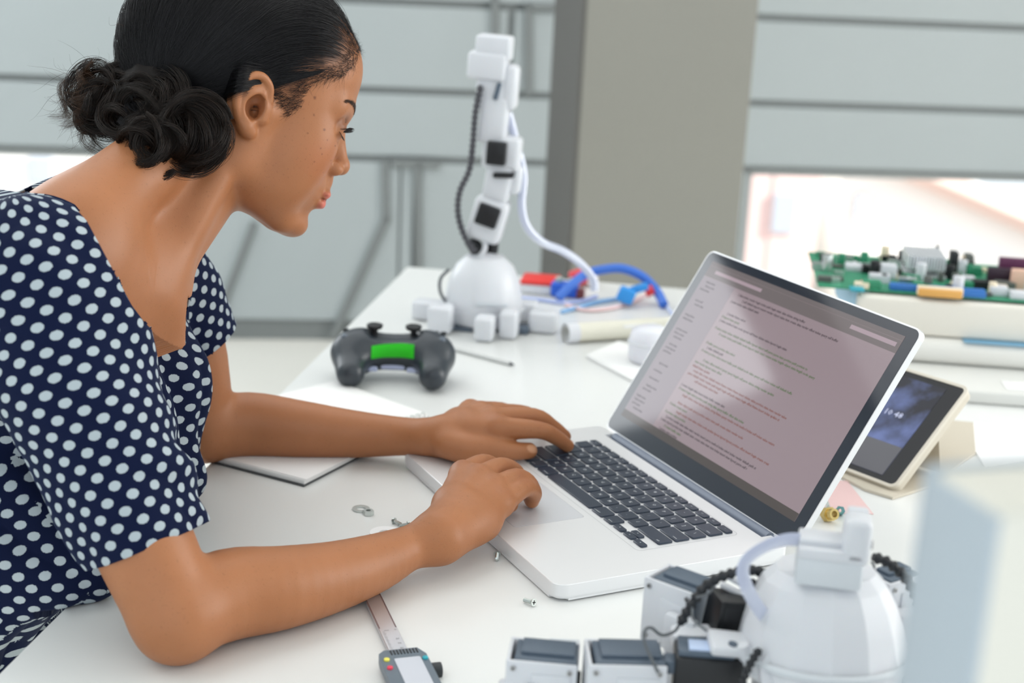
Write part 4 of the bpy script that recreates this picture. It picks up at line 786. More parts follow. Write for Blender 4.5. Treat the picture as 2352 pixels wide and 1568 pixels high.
# papers
def sheet(name, label, cat, pxs, th_, mt, z=.3):
    ps = [onz(*p, 0) for p in pxs]; c0 = np.mean(ps, 0); bm = bmesh.new(); prism(bm, [(p[0]-c0[0], p[1]-c0[1]) for p in ps], z, z+th_); bmesh.ops.recalc_face_normals(bm, faces=bm.faces); o = bmobj(name, bm, mt); o.location = Wd(c0); return tag(o, label, cat)
sheet('paper_sheet', 'bright white paper sheet on the table right of the tablet', 'paper', ((2202, 968), (2262, 1078), (2480, 1040), (2400, 975), (2290, 978)), 1.2, mat('paper_bright', (.93, .93, .93), .6))
sheet('sticky_note', 'pale pink sticky note under the brass fittings beside the laptop lid', 'note', ((1908, 1104), (1946, 1106), (2006, 1182), (1880, 1180)), .8, mat('note_pink', (.80, .56, .55), .6))
# brass fittings
for (a, b_, lab, mt_, r_) in ((1905, 1186, 'brass hexagon fitting standing between the laptop lid and the robot', M_brass, 8.0), (1893, 1162, 'steel hexagon fitting touching the laptop lid edge', M_steel, 6.0), (1930, 1172, 'small blue-green fitting on the sticky note edge', mat('teal_metal', (.14, .34, .36), .35, metal=.6), 5.0)):
    c = onz(a, b_, 6); th_ = Thing('hex_fitting', (c[0], c[1], 1.2), lab, 'fitting', rot=(R_(68), 0, R_(25 if r_ > 7 else -20))); bm = bmesh.new(); spin(bm, [(r_*.45, -3), (r_, -3), (r_, 4), (r_*.45, 4), (r_*.45, -3)], seg=6, cap=False, c=(0, r_*.86, 0)); th_.part('hex_nut', bm, mt_, auto=25); bm = bmesh.new(); spin(bm, [(r_*.42, 3.9), (r_*.72, 3.9), (r_*.72, 11), (r_*.42, 11), (r_*.42, 3.9)], seg=20, cap=False, c=(0, r_*.86, 0)); th_.part('barrel', bm, mt_)
# monitor standing close to the camera, right edge
n_ = P(2238, 1400, 418); e1_ = unit(np.array([.955, .30, 0])); e2_ = unit(np.array([-.30, .955, 0])); topz = P(2238, 1178, 418)[2]
mo = Thing('monitor', (n_[0] + e1_[0]*170, n_[1] + e1_[1]*170 + 14, 0), 'pale monitor edge standing very close at the right', 'monitor', rot=(0, 0, math.atan2(e1_[1], e1_[0])))
bm = bmesh.new(); bx(bm, (0, 6, topz - 135), (340, 40, 270), bev=5, seg=3); mo.part('back_shell', bm, mat('monitor_putty', (.66, .645, .575), .5)); bm = bmesh.new(); bx(bm, (0, 27.5, topz - 135), (341, 5, 271), bev=2); bx(bm, (-168.6, 7, topz-135), (4.5, 39, 266), bev=1.5); mo.part('frame', bm, mat('monitor_frame_grey', (.40, .455, .50), .45)); bm = bmesh.new(); bx(bm, (0, 30.2, topz - 135), (320, 1, 250)); mo.part('screen', bm, mat('monitor_screen', (.02, .02, .02), .1))
bm = bmesh.new(); bx(bm, (0, 6, (topz-180)/2 + 4), (60, 18, topz-180), bev=3); mo.part('stand_neck', bm, mat('stand_grey', (.5, .5, .5), .4)); bm = bmesh.new(); prism(bm, rrect(220, 150, 20, 5), .4, 9); mo.part('stand_foot', bm, bpy.data.materials['stand_grey'])
# ------------------------------------------------------------------ the woman: body surface
def rotm(y, p, r):
    return (Matrix.Rotation(y, 3, 'Z') @ Matrix.Rotation(p, 3, 'Y') @ Matrix.Rotation(r, 3, 'X'))
HM = np.array(rotm(0.293, 0.344, -0.162)); HC = np.array([-267.1, 1397.4, 384.4])
def H(x, y, z): return HM @ np.array([x, y, z], float) + HC
def Hi(V): return (np.asarray(V) - HC) @ HM
S = SDF()
def he(c, r, k=8, op='u', both=False, rot=None):
    Mx = HM if rot is None else HM @ np.array(Euler([R_(a) for a in rot]).to_matrix())
    S.ell(H(*c), r, k, op, Mx)
    if both:
        M2 = HM if rot is None else HM @ np.array(Euler([R_(-rot[0]), R_(rot[1]), R_(-rot[2])]).to_matrix())
        S.ell(H(c[0], -c[1], c[2]), r, k, op, M2)
def hc(a, b, ra, rb, k=8, op='u', both=False):
    S.cone(H(*a), H(*b), ra, rb, k, op)
    if both: S.cone(H(a[0], -a[1], a[2]), H(b[0], -b[1], b[2]), ra, rb, k, op)
# torso
S.cone((-415, 1185, 205), (-405, 1410, 200), 78, 78, 30)
S.cone((-488, 1210, 50), (-480, 1380, 50), 85, 85, 60)
S.cone((-555, 1210, -150), (-550, 1380, -150), 98, 98, 60)
S.ell((-385, 1240, 115), (52, 58, 62), 30); S.ell((-378, 1345, 117), (50, 56, 62), 30)
# shoulders and trapezius
NB = P(335, 520, 1310)
S.cone((-398, 1290, 268), (-402, 1125, 262), 44, 44, 26)
S.cone((-398, 1300, 262), (-385, 1450, 240), 44, 42, 26)
S.cone(H(-42, -8, -30), P(238, 505, 1318), 44, 38, 22)          # nape to the seventh vertebra
S.cone(H(-42, -25, -35), P(110, 545, 1180), 34, 34, 26)          # near trapezius
S.cone(H(-16, 0, -45), P(325, 572, 1300), 45, 50, 16)           # throat column
S.cone(H(-8, -50, -32), P(366, 668, 1262), 14, 10, 16)            # sternomastoid
S.cone(H(-8, 50, -32), P(398, 660, 1330), 12, 8, 10)
S.cone(P(180, 590, 1212), P(318, 720, 1275), 50, 40, 44)            # filled chest below the collar bone
S.cone(P(330, 720, 1290), P(345, 880, 1290), 36, 36, 26)
S.ell(P(408, 715, 1335), (12, 16, 44), 10, 's')
# near (right) arm
EL = onz(405, 1413, 37)
WR = onz(985, 1243, 34)
S.chain([((-400, 1112, 258), 50), (0.5*np.array([-400, 1112, 258]) + 0.5*np.array(EL) + np.array([6, -2, 6]), 43), (EL + np.array([-4, 3, 6]), 36), (EL, 33)], 10)
S.cone(onz(396, 1438, 24), onz(410, 1442, 22), 19, 21, 10)        # elbow point
S.chain([(EL, 34), (onz(520, 1366, 38), 37), (onz(640, 1350, 35), 34.5), (onz(760, 1325, 31), 30), (onz(860, 1293, 29), 25.5), (onz(930, 1262, 31), 20.5), (WR, 18.5)], 10)
S.ell(onz(968, 1225, 44), (8, 9, 8), 8)                           # ulna head
# near hand
def hand(wr, mcps, fingers, rp=12.5, k=7):
    for m_ in mcps: S.cone(wr, m_, rp+3.5, rp, k+4)
    for a_, b_ in zip(mcps, mcps[1:]): S.cone(0.5*(wr+a_), 0.5*(wr+b_), rp+2, rp+2, k+3); S.cone(a_, b_, rp-2, rp-2, k)
    for ch in fingers: S.chain(ch, 4)
m5, m4, m3, m2 = onz(1150, 1157, 43), onz(1133, 1124, 51), onz(1098, 1100, 57), onz(1062, 1090, 56)
W2 = onz(1002, 1230, 37)
S.cone(WR, W2, 18.5, 18.5, 12)
hand(W2, [m5, m4, m3, m2], [], 12.5, 8)
S.cone(onz(1022, 1240, 34), onz(1108, 1200, 34), 17, 17, 18)       # heel of the hand, little finger side
S.chain([(m5, 11.5), (onz(1203, 1121, 49), 9.0), (onz(1226, 1131, 38), 8.0), (onz(1222, 1150, 26), 7.2)], 4)
S.chain([(m4, 12), (onz(1185, 1097, 56), 9.4), (onz(1217, 1113, 45), 8.4), (onz(1219, 1143, 26), 7.6)], 4)
S.chain([(m3, 12), (onz(1150, 1072, 58), 9.6), (onz(1185, 1085, 44), 8.4), (onz(1190, 1112, 28), 7.6)], 4)
S.chain([(m2, 12), (onz(1110, 1064, 56), 9.6), (onz(1142, 1078, 42), 8.4), (onz(1155, 1102, 27), 7.6)], 4)
S.chain([(onz(1020, 1215, 38), 15), (onz(1085, 1170, 30), 12), (onz(1140, 1150, 28), 9.5), (onz(1172, 1158, 27), 8)], 6)
for a_ in (m5, m4, m3, m2): S.ell(a_ + np.array([0, 0, 6.5]), (7, 7, 5.5), 6)   # knuckles
for a_ in (m4, m3, m2): S.cone(a_ + np.array([0, 0, 8]), 0.25*a_ + 0.75*W2 + np.array([0, 0, 13]), 3.2, 2.0, 6)  # tendons
# far (left) arm
EL2 = onz(470, 985, 36)
WR2 = onz(985, 1003, 36)
S.chain([((-383, 1452, 240), 44), (0.5*np.array([-383, 1452, 240]) + 0.5*EL2 + np.array([10, 5, 0]), 39), (EL2 + np.array([-3, 0, 6]), 34), (EL2, 32)], 10)
S.chain([(EL2, 34), (onz(570, 975, 36), 35.5), (onz(680, 985, 33), 32), (onz(790, 995, 30), 27), (onz(900, 1001, 30), 22), (WR2, 19)], 10)
W3 = onz(1020, 1002, 38)
q2, q3, q4, q5 = onz(1143, 982, 52), onz(1127, 962, 55), onz(1105, 950, 54), onz(1080, 944, 50)
S.cone(WR2, W3, 19, 20, 8)
hand(W3, [q2, q3, q4, q5], [], 12.5, 8)
S.chain([(q2, 12.5), (onz(1237, 987, 51), 9.6), (onz(1277, 1004, 40), 8.4), (onz(1303, 1023, 27), 7.4)], 4)
S.chain([(q3, 12.5), (onz(1225, 957, 56), 9.8), (onz(1268, 980, 42), 8.6), (onz(1296, 1002, 28), 7.6)], 4)
S.chain([(q4, 12), (onz(1195, 948, 50), 9.2), (onz(1232, 962, 40), 8.2), (onz(1252, 985, 28), 7.2)], 4)
S.chain([(q5, 11.5), (onz(1150, 940, 44), 8.4), (onz(1180, 952, 36), 7.4), (onz(1196, 970, 28), 6.6)], 4)
S.chain([(onz(1030, 1020, 36), 16), (onz(1075, 1032, 33), 15.5), (onz(1128, 1030, 33), 12.5), (onz(1182, 1036, 30), 9.8), (onz(1216, 1035, 29), 8.6)], 7)
# ---------------------------------------------------------------- head
he((-3, 0, 48), (91, 71, 82), 8)                    # cranium
he((18, 0, 60), (74, 66, 66), 14)
he((43, 0, 8), (51, 60, 62), 18)                  # upper face
he((40, 0, -38), (46, 55, 56), 20)                 # lower face
hc((-2, -50, -48), (62, -17, -86), 13, 14, 16, both=True)   # jaw line
hc((8, -57, 0), (2, -51, -50), 12, 12, 14, both=True)       # ramus
he((76, 0, -87), (15.5, 19, 14), 12)                 # chin
he((56, -34, -14), (28, 24, 28), 18, both=True)      # cheek bones
he((42, -33, -42), (34, 24, 34), 20, both=True)      # cheeks
he((74, 0, -50), (23, 27, 26), 12)                 # muzzle
he((64, 0, 60), (26, 46, 34), 16)                  # forehead
hc((86, -10, 33), (74, -40, 32), 8, 8, 14, both=True)     # brow
he((88, -31, 13), (12, 16, 10.5), 9, 's', both=True)    # eye sockets
hc((84, 0, 22), (102.5, 0, -15), 7.5, 7.5, 8)                  # nose bridge
he((103.5, 0, -19), (9.2, 9.8, 8.5), 6)                  # tip
he((96, -12.5, -23.5), (9, 6, 6.8), 5, both=True)          # wings
he((99, -6, -31), (5, 3, 3.2), 2, 's', both=True)       # nostrils
he((94, 0, -38), (7, 9, 9), 9)                     # philtrum column
he((95.8, 0, -49.8), (7, 20, 5), 5)                # upper lip
he((93.6, 0, -60.5), (7.6, 18, 6.6), 5)                # lower lip
hc((103, 0, -54.8), (90, -22, -56.5), 0.8, 0.8, 1.6, 's', both=True)    # mouth line
he((97, 0, -72.5), (5, 15, 5), 6, 's')                # below the lip
# eyelids around the eyeballs
EYE = (77.5, -31, 12.5)
he(EYE, (13.8, 14.0, 13.8), 3, both=True)
he((91.5, -33, 10.6), (6.5, 12.5, 3.6), 1.6, 's', both=True, rot=(8, 0, 14))
hc((88.5, -22, 20.5), (84.5, -43, 18.5), .6, .6, 2.0, 's', both=True)
# ears
def ear(sg):
    def e(x, y, z): return H(x, sg*y, z)
    A = np.array
    hel = [(6, 70, 12), (2, 74, 23), (-8, 79, 29), (-19, 83, 25), (-25, 84, 13), (-23, 81, -2), (-15, 76, -14), (-8, 73, -20)]
    S.cone(e(-6, 66, 4), e(-14, 70, 12), 15, 13, 7)
    S.cone(e(-6, 66, -4), e(-8, 70, -16), 11, 8, 7)
    S.ell(e(-15, 72.5, 8), (17, 5, 24), 4, 'u', HM @ np.array(Euler((R_(8*sg), 0, R_(18*sg))).to_matrix()))
    S.chain([(e(*p_), 3.9) for p_ in hel], 3)
    S.cone(e(-7, 73, -19), e(-2, 70, -22), 7.0, 6.5, 5)
    S.chain([(e(-6, 75, 20), 2.6), (e(-15, 79, 12), 3), (e(-17, 79, 0), 3.2), (e(-12, 76, -11), 3.6)], 3)
    S.ell(e(-5, 76, 1), (9, 9, 12), 4, 's', HM)       # concha
    S.ell(e(-2, 70, -2), (5.5, 12, 6.5), 3, 's', HM)
    S.cone(e(5, 68, 3), e(6, 69, -7), 5, 4.5, 5)      # tragus
ear(1); ear(-1)
lo = (-680, 960, -190); hi = (190, 1620, 545)
BV, BF = S.mesh(lo, hi, h=2.8, sub=1, project=1)
def smooth_sel(V, F, sel, it):
    E = np.concatenate([F[:, [0, 1]], F[:, [1, 2]], F[:, [2, 3]], F[:, [3, 0]]]); E = E[sel[E[:, 0]]]
    for _ in range(it):
        A = np.zeros_like(V); n = np.zeros(len(V))
        for k in range(3): A[:, k] = np.bincount(E[:, 0], V[E[:, 1], k], len(V))
        n = np.bincount(E[:, 0], minlength=len(V)); ok = n > 0; V = V.copy(); V[ok] = .4*V[ok] + .6*A[ok]/n[ok, None]
    return V
BV = smooth_sel(BV, BF, (BV[:, 0] < -48) & (BV[:, 2] < 240), 8)
BV = smooth_sel(BV, BF, (BV[:, 2] < 240), 1)
# ------------------------------------------------------------------ skin colour masks (where lips, lids, nails, moles are)
def poly_sd(pts, poly):
    """signed distance (negative inside) of 2-D points to a closed polygon"""
    pts = np.asarray(pts, float); poly = np.asarray(poly, float); n = len(poly)
    d = np.full(len(pts), 1e18); ins = np.zeros(len(pts), bool)
    for i in range(n):
        a, b = poly[i], poly[(i+1) % n]; e = b-a; w = pts-a
        t = np.clip((w @ e)/max(e @ e, 1e-9), 0, 1); q = w - t[:, None]*e; d = np.minimum(d, (q*q).sum(1))
        c1 = pts[:, 1] >= a[1]; c2 = pts[:, 1] < b[1]; c3 = e[0]*w[:, 1] > e[1]*w[:, 0]
        ins ^= (c1 & c2 & c3) | (~c1 & ~c2 & ~c3)
    return np.sqrt(d)*np.where(ins, -1, 1)
def topx(V):
    V = np.asarray(V); Z = V[:, 2]-CH; c, s = math.cos(CP), math.sin(CP); d = V[:, 1]*c - Z*s; v = V[:, 1]*s + Z*c
    x, y = V[:, 0]/d, v/d; cr, sr = math.cos(CR), math.sin(CR); return np.stack([1176 + CF*(x*cr - y*sr), 784 - CF*(x*sr + y*cr)], 1)
def sst(a, b, x): t = np.clip((x-a)/(b-a), 0, 1); return t*t*(3-2*t)
L_ = Hi(BV); ay = np.abs(L_[:, 1])
near = H(0, 0, 0) + (L_*np.array([1, 0, 1]) - np.stack([0*ay, ay, 0*ay], 1)) @ HM.T     # every head point mirrored to the camera side
px_near = topx(near)
HAIRLINE = [(845, -400), (822, 0), (818, 60), (822, 112), (812, 150), (790, 172), (752, 178), (722, 186), (704, 205), (694, 240), (668, 262), (652, 238), (628, 216), (590, 203), (540, 205), (515, 245), (507, 290), (490, 330), (430, 345), (330, 335), (200, 330), (100, -400)]
hl = poly_sd(px_near, HAIRLINE)
inhead = (L_[:, 2] > -75) & (L_[:, 2] < 200) & (L_[:, 0] > -160) & (L_[:, 0] < 130) & (ay < 100)
scalp = np.where(inhead, 1 - sst(-62, 4, hl), 0)
ear_m = (L_[:, 0] > -34) & (L_[:, 0] < 12) & (ay > 66) & (L_[:, 2] < 34) & (L_[:, 2] > -34)
scalp = np.where(ear_m, 0, scalp)
col = np.ones((len(BV), 3))
def blend(w, c):
    global col
    w = np.clip(w, 0, 1)[:, None]; col = col*(1-w) + np.asarray(c)*w
def ball(c, r, soft, V=None): return 1 - sst(1-soft, 1+soft, np.sqrt((((L_ if V is None else V) - np.array(c))**2 / np.array(r)**2).sum(1)))
blend(0.30*np.maximum(ball((70, -42, -22), (30, 22, 22), .5), ball((70, 42, -22), (30, 22, 22), .5)), (1.10, .80, .72))
lid = np.maximum(ball((84, -33, 18), (16, 17, 6.5), .35), ball((84, 33, 18), (16, 17, 6.5), .35)); blend(.62*lid, (.42, .34, .32))
lips = np.maximum(ball((97, 0, -50.4), (13, 20.5, 4.8), .18)*(L_[:, 2] > -55.6), ball((96, 0, -60.8), (13, 19, 6.8), .16)*(L_[:, 2] < -54.4)); blend(.95*lips*inhead, (1.6, 1.05, 1.9))
blend(.8*ball((101, 0, -55.2), (14, 20, 1.3), .5), (.30, .14, .14))
blend(.5*np.maximum(ball((-5, -74, 1), (9, 9, 11), .4), ball((-5, 74, 1), (9, 9, 11), .4)), (.45, .3, .25))
for mx, my, mr in ((723, 224, 2.0), (721, 263, 1.3), (745, 298, 1.9), (770, 335, 1.0), (737, 340, 1.1), (707, 306, 1.0), (740, 353, 1.0), (690, 330, .9), (752, 322, .8), (722, 372, .9), (760, 368, .8), (700, 366, .8)):
    dd = np.hypot(px_near[:, 0]-mx, px_near[:, 1]-my)/2.3; blend(.75*(1-sst(mr*.4, mr*1.0, dd))*(inhead & (L_[:, 1] < 0)), (.28, .2, .18))
blend(.93*scalp, (.06, .05, .05))
def nail(tip, prev, upv, r=(6.5, 4.6)):
    d = (tip-prev); d /= np.linalg.norm(d); u = np.asarray(upv, float); u -= d*(u @ d); u /= np.linalg.norm(u); s_ = np.cross(d, u)
    q = BV - (tip + u*6.5 + d*1.0); a, b, c = q @ d, q @ s_, q @ u
    w = (1 - sst(.8, 1.1, np.sqrt((a/r[0])**2 + (b/r[1])**2)))*(np.abs(c) < 5); blend(.8*w, (1.6, 2.1, 2.9))
nail(onz(1216, 1035, 29), onz(1182, 1036, 30), (0.15, -0.75, 0.65), (7.5, 5.4))
nail(onz(1303, 1023, 27), onz(1277, 1004, 40), (0.3, 0, 1)); nail(onz(1222, 1147, 29), onz(1226, 1131, 38), (1, 0, .2), (5, 3.8))
for kn in (m5, m4, m3, m2, onz(1203, 1121, 49), onz(1185, 1097, 56), onz(1226, 1131, 38), q2, onz(1237, 987, 51)):
    blend(.28*ball(kn + np.array([0, 0, 9]), (9, 9, 8), .6, BV), (.78, .62, .58))
def skin_mat():
    m = mat('skin', (.45, .22, .12), .46, spec=.45, sss=.12, sssc=(1.0, .35, .18)); nt = m.node_tree; b = nt.nodes['Principled BSDF']
    at = nt.nodes.new('ShaderNodeAttribute'); at.attribute_name = 'tone'
    tc = nt.nodes.new('ShaderNodeTexCoord')
    n = nt.nodes.new('ShaderNodeTexNoise'); n.inputs['Scale'].default_value = 26; n.inputs['Detail'].default_value = 5; nt.links.new(tc.outputs['Object'], n.inputs['Vector'])
    rp = nt.nodes.new('ShaderNodeMix'); rp.data_type = 'RGBA'; rp.inputs[6].default_value = (.345, .134, .053, 1); rp.inputs[7].default_value = (.43, .176, .076, 1); nt.links.new(n.outputs['Fac'], rp.inputs[0])
    f = nt.nodes.new('ShaderNodeTexNoise'); f.inputs['Scale'].default_value = 420; f.inputs['Detail'].default_value = 2; nt.links.new(tc.outputs['Object'], f.inputs['Vector'])
    mp = nt.nodes.new('ShaderNodeMapRange'); mp.inputs[1].default_value = .63; mp.inputs[2].default_value = .74; mp.inputs[3].default_value = 1.0; mp.inputs[4].default_value = .84; nt.links.new(f.outputs['Fac'], mp.inputs[0])
    mu = nt.nodes.new('ShaderNodeMix'); mu.data_type = 'RGBA'; mu.blend_type = 'MULTIPLY'; mu.inputs[0].default_value = 1
    nt.links.new(rp.outputs[2], mu.inputs[6]); nt.links.new(at.outputs['Color'], mu.inputs[7])
    m2 = nt.nodes.new('ShaderNodeMix'); m2.data_type = 'RGBA'; m2.blend_type = 'MULTIPLY'; m2.inputs[0].default_value = 1
    nt.links.new(mu.outputs[2], m2.inputs[6]); nt.links.new(mp.outputs[0], m2.inputs[7]); nt.links.new(m2.outputs[2], b.inputs['Base Color'])
    v = nt.nodes.new('ShaderNodeTexVoronoi'); v.inputs['Scale'].default_value = 1100; nt.links.new(tc.outputs['Object'], v.inputs['Vector'])
    bp = nt.nodes.new('ShaderNodeBump'); bp.inputs['Strength'].default_value = .12; bp.inputs['Distance'].default_value = .0005; nt.links.new(v.outputs['Distance'], bp.inputs['Height']); nt.links.new(bp.outputs['Normal'], b.inputs['Normal'])
    return m
SKIN = skin_mat()
ORG = np.array([-480., 1290., -740.])
person = meshobj('person', BV, BF, SKIN, origin=ORG, smooth=True)
tag(person, 'woman with dark curly bun and navy polka dot blouse leaning over the laptop', 'person')
ca = person.data.color_attributes.new('tone', 'FLOAT_COLOR', 'POINT'); ca.data.foreach_set('color', np.concatenate([col, np.ones((len(col), 1))], 1).astype(np.float32).ravel())
# ---------------------------------------------------------------- eyes, lashes, brows
def curves_obj(name, strands, rad, mt, parent, taper=True):
    """strands: list/array of (n,3) table mm"""
    hcv = bpy.data.hair_curves.new(name); sizes = [len(s_) for s_ in strands]; hcv.add_curves(sizes)
    pos = (np.concatenate(strands) - ORG)*0.001
    hcv.position_data.foreach_set('vector', pos.astype(np.float32).ravel())
    ra = np.concatenate([np.full(n, (rad[i] if hasattr(rad, '__len__') else rad))*((1-0.75*np.linspace(0, 1, n)**2) if taper else 1) for i, n in enumerate(sizes)])*0.001
    at = hcv.attributes.get('radius') or hcv.attributes.new('radius', 'FLOAT', 'POINT'); at.data.foreach_set('value', ra.astype(np.float32))
    hcv.materials.append(mt); o = bpy.data.objects.new(name, hcv); C.objects.link(o); o.parent = parent; return o
M_white = mat('eye_white', (.82, .80, .78), .12, coat=.6); M_iris = mat('iris', (.045, .02, .01), .15, coat=1.0); M_pup = mat('pupil', (.004, .004, .004), .08, coat=1.0)
hairmat = mat('hair_dark', (.012, .009, .008), .38, spec=.55); lash = mat('lash', (.005, .004, .004), .5)
gaze = H(1, 0, 0) - H(0, 0, 0)
gz = (np.array([60., 1480, 150]) - H(*EYE)); gz /= np.linalg.norm(gz)
for sg in (1, -1):
    bm = bmesh.new(); bmesh.ops.create_uvsphere(bm, u_segments=40, v_segments=28, radius=11.0)
    for f in bm.faces:
        z = f.calc_center_median().normalized().z; f.material_index = 2 if z > .987 else (1 if z > .89 else 0)
    q = Vector(gz).to_track_quat('Z', 'Y').to_matrix().to_4x4(); c_ = H(EYE[0], sg*EYE[1], EYE[2]) - ORG
    bmesh.ops.transform(bm, matrix=Matrix.Translation(Vector(c_)) @ q, verts=bm.verts)
    e_ = bmobj('eye', bm, [M_white, M_iris, M_pup], person, smooth=True)
def lashes(up):
    out = []
    for sg in (1, -1):
        for i in range(70):
            t = i/69 + RNG.normal(0, .01); y = -20 - 24*t; x = 90.5 - 8*t**1.6
            z = (14.2 if up else 7.6) - 2.0*(2*t-1)**2*(1 if up else -1)
            b0 = np.array([x, y, z]); L = (9.5 if up else 4.5)*(0.75+.4*RNG.random()); dr = np.array([.85, -.5*(t-.2), (0.05 if up else -.45)]); dr /= np.linalg.norm(dr)
            out.append(np.array([H(*(p_*np.array([1, sg, 1]))) for p_ in [b0 + dr*L*s_ + np.array([0, 0, (1 if up else -.5)*3.2*s_*s_]) for s_ in np.linspace(0, 1, 6)]]))
    return out
curves_obj('eyelashes', lashes(True) + lashes(False), 0.22, lash, person)
br = []
for sg in (1, -1):
    for i in range(460):
        t = RNG.random(); b0 = np.array([93 - 15*t**1.5, -10 - 38*t, 35.0 + 4.5*math.sin(t*2.4) + RNG.normal(0, 1.6)*(1-.5*t)])
        q = H(*(b0*np.array([1, sg, 1])))[None]
        d_ = S.eval(q); q = q - d_[:, None]*S.grad(q); dr = H(-.35, sg*-.8, .3*(1-t)) - H(0, 0, 0)
        br.append(np.array([q[0] + dr*L*5.0 for L in (0, .5, 1.0)]))
bs = np.concatenate(br); g_ = S.grad(bs); d_ = S.eval(bs); bs = bs - (d_ - np.tile([0.05, .5, .6], len(br)))[:, None]*g_; br = bs.reshape(-1, 3, 3)
curves_obj('eyebrows', list(br), 0.10, mat('brow_brown', (.035, .016, .009), .5), person)
# ---------------------------------------------------------------- blouse
T = SDF()
T.cone((-425, 1172, 215), (-412, 1425, 208), 84, 82, 30)
T.cone((-448, 1200, 262), (-440, 1400, 262), 62, 62, 40)
T.ell((-372, 1235, 105), (66, 72, 88), 30); T.ell((-362, 1348, 112), (66, 72, 88), 30)
T.cone((-470, 1205, 40), (-455, 1375, 40), 100, 100, 50)
T.ell((-362, 1285, 34), (66, 92, 42), 40); T.ell((-376, 1128, 24), (52, 42, 34), 26)
T.cone((-555, 1200, -150), (-545, 1385, -150), 116, 116, 60)
T.cone((-430, 1138, 60), (-480, 1145, -40), 60, 68, 40)
T.cone((-402, 1290, 268), (-402, 1140, 268), 50, 52, 30); T.ell((-428, 1378, 284), (46, 62, 54), 24)
T.cone((-402, 1300, 264), (-390, 1445, 242), 48, 50, 30)
SL = SDF()
slA, slB = np.array(P(88, 612, 1118)), np.array(P(352, 1290, 1058))
SL.chain([((-402, 1135, 266), 60), (slA + np.array([4, 0, -18]), 71), (0.5*slA+0.5*slB + np.array([-6, 0, 4]), 63), (slB, 47)], 4)
F2 = SDF(); slC = np.array([-391, 1440, 236]); slD = np.array(P(455, 800, 1468))
F2.chain([(slC, 56), (0.5*slC+0.5*slD + np.array([4, 0, 0]), 55), (slD, 48)], 4)
ALL = SDF(); ALL.p = list(T.p)
for q_ in (SL, F2):
    for t_ in q_.p: ALL.p.append((t_[0], t_[1], t_[2], 16.0, 'u', None))
TV, TF = ALL.mesh((-690, 975, -300), (-230, 1560, 400), h=4.4, sub=1)
N0 = ALL.grad(TV)
dT, dS, dF = T.eval(TV), SL.eval(TV), F2.eval(TV)
# neck opening: closed curve in the plane across the neck
Dn = np.array([.78, -.05, .63]); Dn /= np.linalg.norm(Dn); Un = np.cross([0, 1, 0], Dn); Un /= np.linalg.norm(Un); Wn = np.cross(Dn, Un)
NECK = [P(60, 446, 1200), P(165, 468, 1205), P(228, 560, 1215), P(302, 700, 1245), P(360, 768, 1272), P(416, 796, 1298), P(426, 730, 1345), P(436, 650, 1385), P(470, 580, 1410), P(420, 480, 1432), P(300, 360, 1425), P(170, 385, 1390), P(95, 425, 1320), P(60, 440, 1255)]
def raycast(F_, px, py, y0=900., y1=1500.):
    Y = np.arange(y0, y1, 2.0); q = np.array([P(px, py, y) for y in Y]); d = F_.eval(q); i = np.nonzero(d < 0)[0]
    return q[i[0]] if len(i) else None
PN = np.array([(-60, 425), (60, 444), (112, 450), (165, 468), (200, 508), (228, 560), (264, 628), (302, 700), (332, 740), (362, 770), (392, 788), (416, 797), (422, 790), (424, 720), (432, 640), (462, 590), (520, 520), (900, 200), (900, -400), (-60, -400)], float)
PB = np.array([(-80, 470), (40, 440), (110, 410), (200, 376), (285, 345), (380, 330), (700, 420), (700, -400), (-80, -400)], float)
def neck_g(V):
    q = topx(V); back = (V[:, 0] < -372) & (V[:, 1] > 1262)
    return np.where(back, poly_sd(q, PB), poly_sd(q, PN))/2.75
def cuff_g(V, A, B, d0):
    a = (B-A)/np.linalg.norm(B-A); return -((V-B) @ a + d0)          # negative beyond the cuff
gn = neck_g(TV)
# folds
def dirn(V, f, ph): return np.sin(V @ np.array(f) + ph)
fold = 1.7*np.sin(TV[:, 1]/8.2 + 1.6*np.sin(TV[:, 2]/55) + .03*TV[:, 2])*sst(-355, -320, TV[:, 0])*sst(320, 180, TV[:, 2]*1.0 + 0*TV[:, 0]) if False else 0
tors = (dT < dS - 4) & (dT < dF - 4)
wch = sst(-430, -360, TV[:, 0] + 0.25*(200-TV[:, 2]))*tors
fold = wch*(5.0*(np.abs(np.sin((TV[:, 1] + .10*TV[:, 2])/13. + .8*np.sin(TV[:, 2]/47.))) - .5) + 2.6*np.sin((TV[:, 1] - .2*TV[:, 2])/11.0 + 2.0))
axs = (slB-slA)/np.linalg.norm(slB-slA); ts = (TV-slA) @ axs; Ls = np.linalg.norm(slB-slA)
va_0 = np.array([1, -.45, .25]); wsl = np.exp(-((ts-Ls*.78)/60)**2)*(dS < dT)
e1 = np.cross(axs, [0, 1, 0]); e1 /= np.linalg.norm(e1); e2 = np.cross(axs, e1)
ang = np.arctan2((TV-slA) @ e2, (TV-slA) @ e1); a0_ = math.atan2(va_0 @ e2, va_0 @ e1)
fold += wsl*3.6*np.sin(ts/7.5 + 3.0*np.sin(ang*1.3+.6))*sst(-.5, .9, np.cos(ang - a0_))
fold += (dS < dT)*3.0*np.sin(ts/26. + 2.2*ang) * sst(0, 90, ts) + (dS < dT+25)*2.6*np.exp(-((ts-12)/42)**2)*np.sin(ang*7 + ts/20)
fold += (~tors | True)*0.9*(np.sin(TV @ np.array([.05, .03, .045]) + 1) + np.sin(TV @ np.array([-.03, .06, .05])))
fold += (dT < dS)*sst(60, -40, TV[:, 2])*2.5*np.sin((TV[:, 2]*.9 + TV[:, 0]*.5)/13 + TV[:, 1]/60)
fold = fold*sst(3, 22, gn)
TV = TV + N0*fold[:, None]
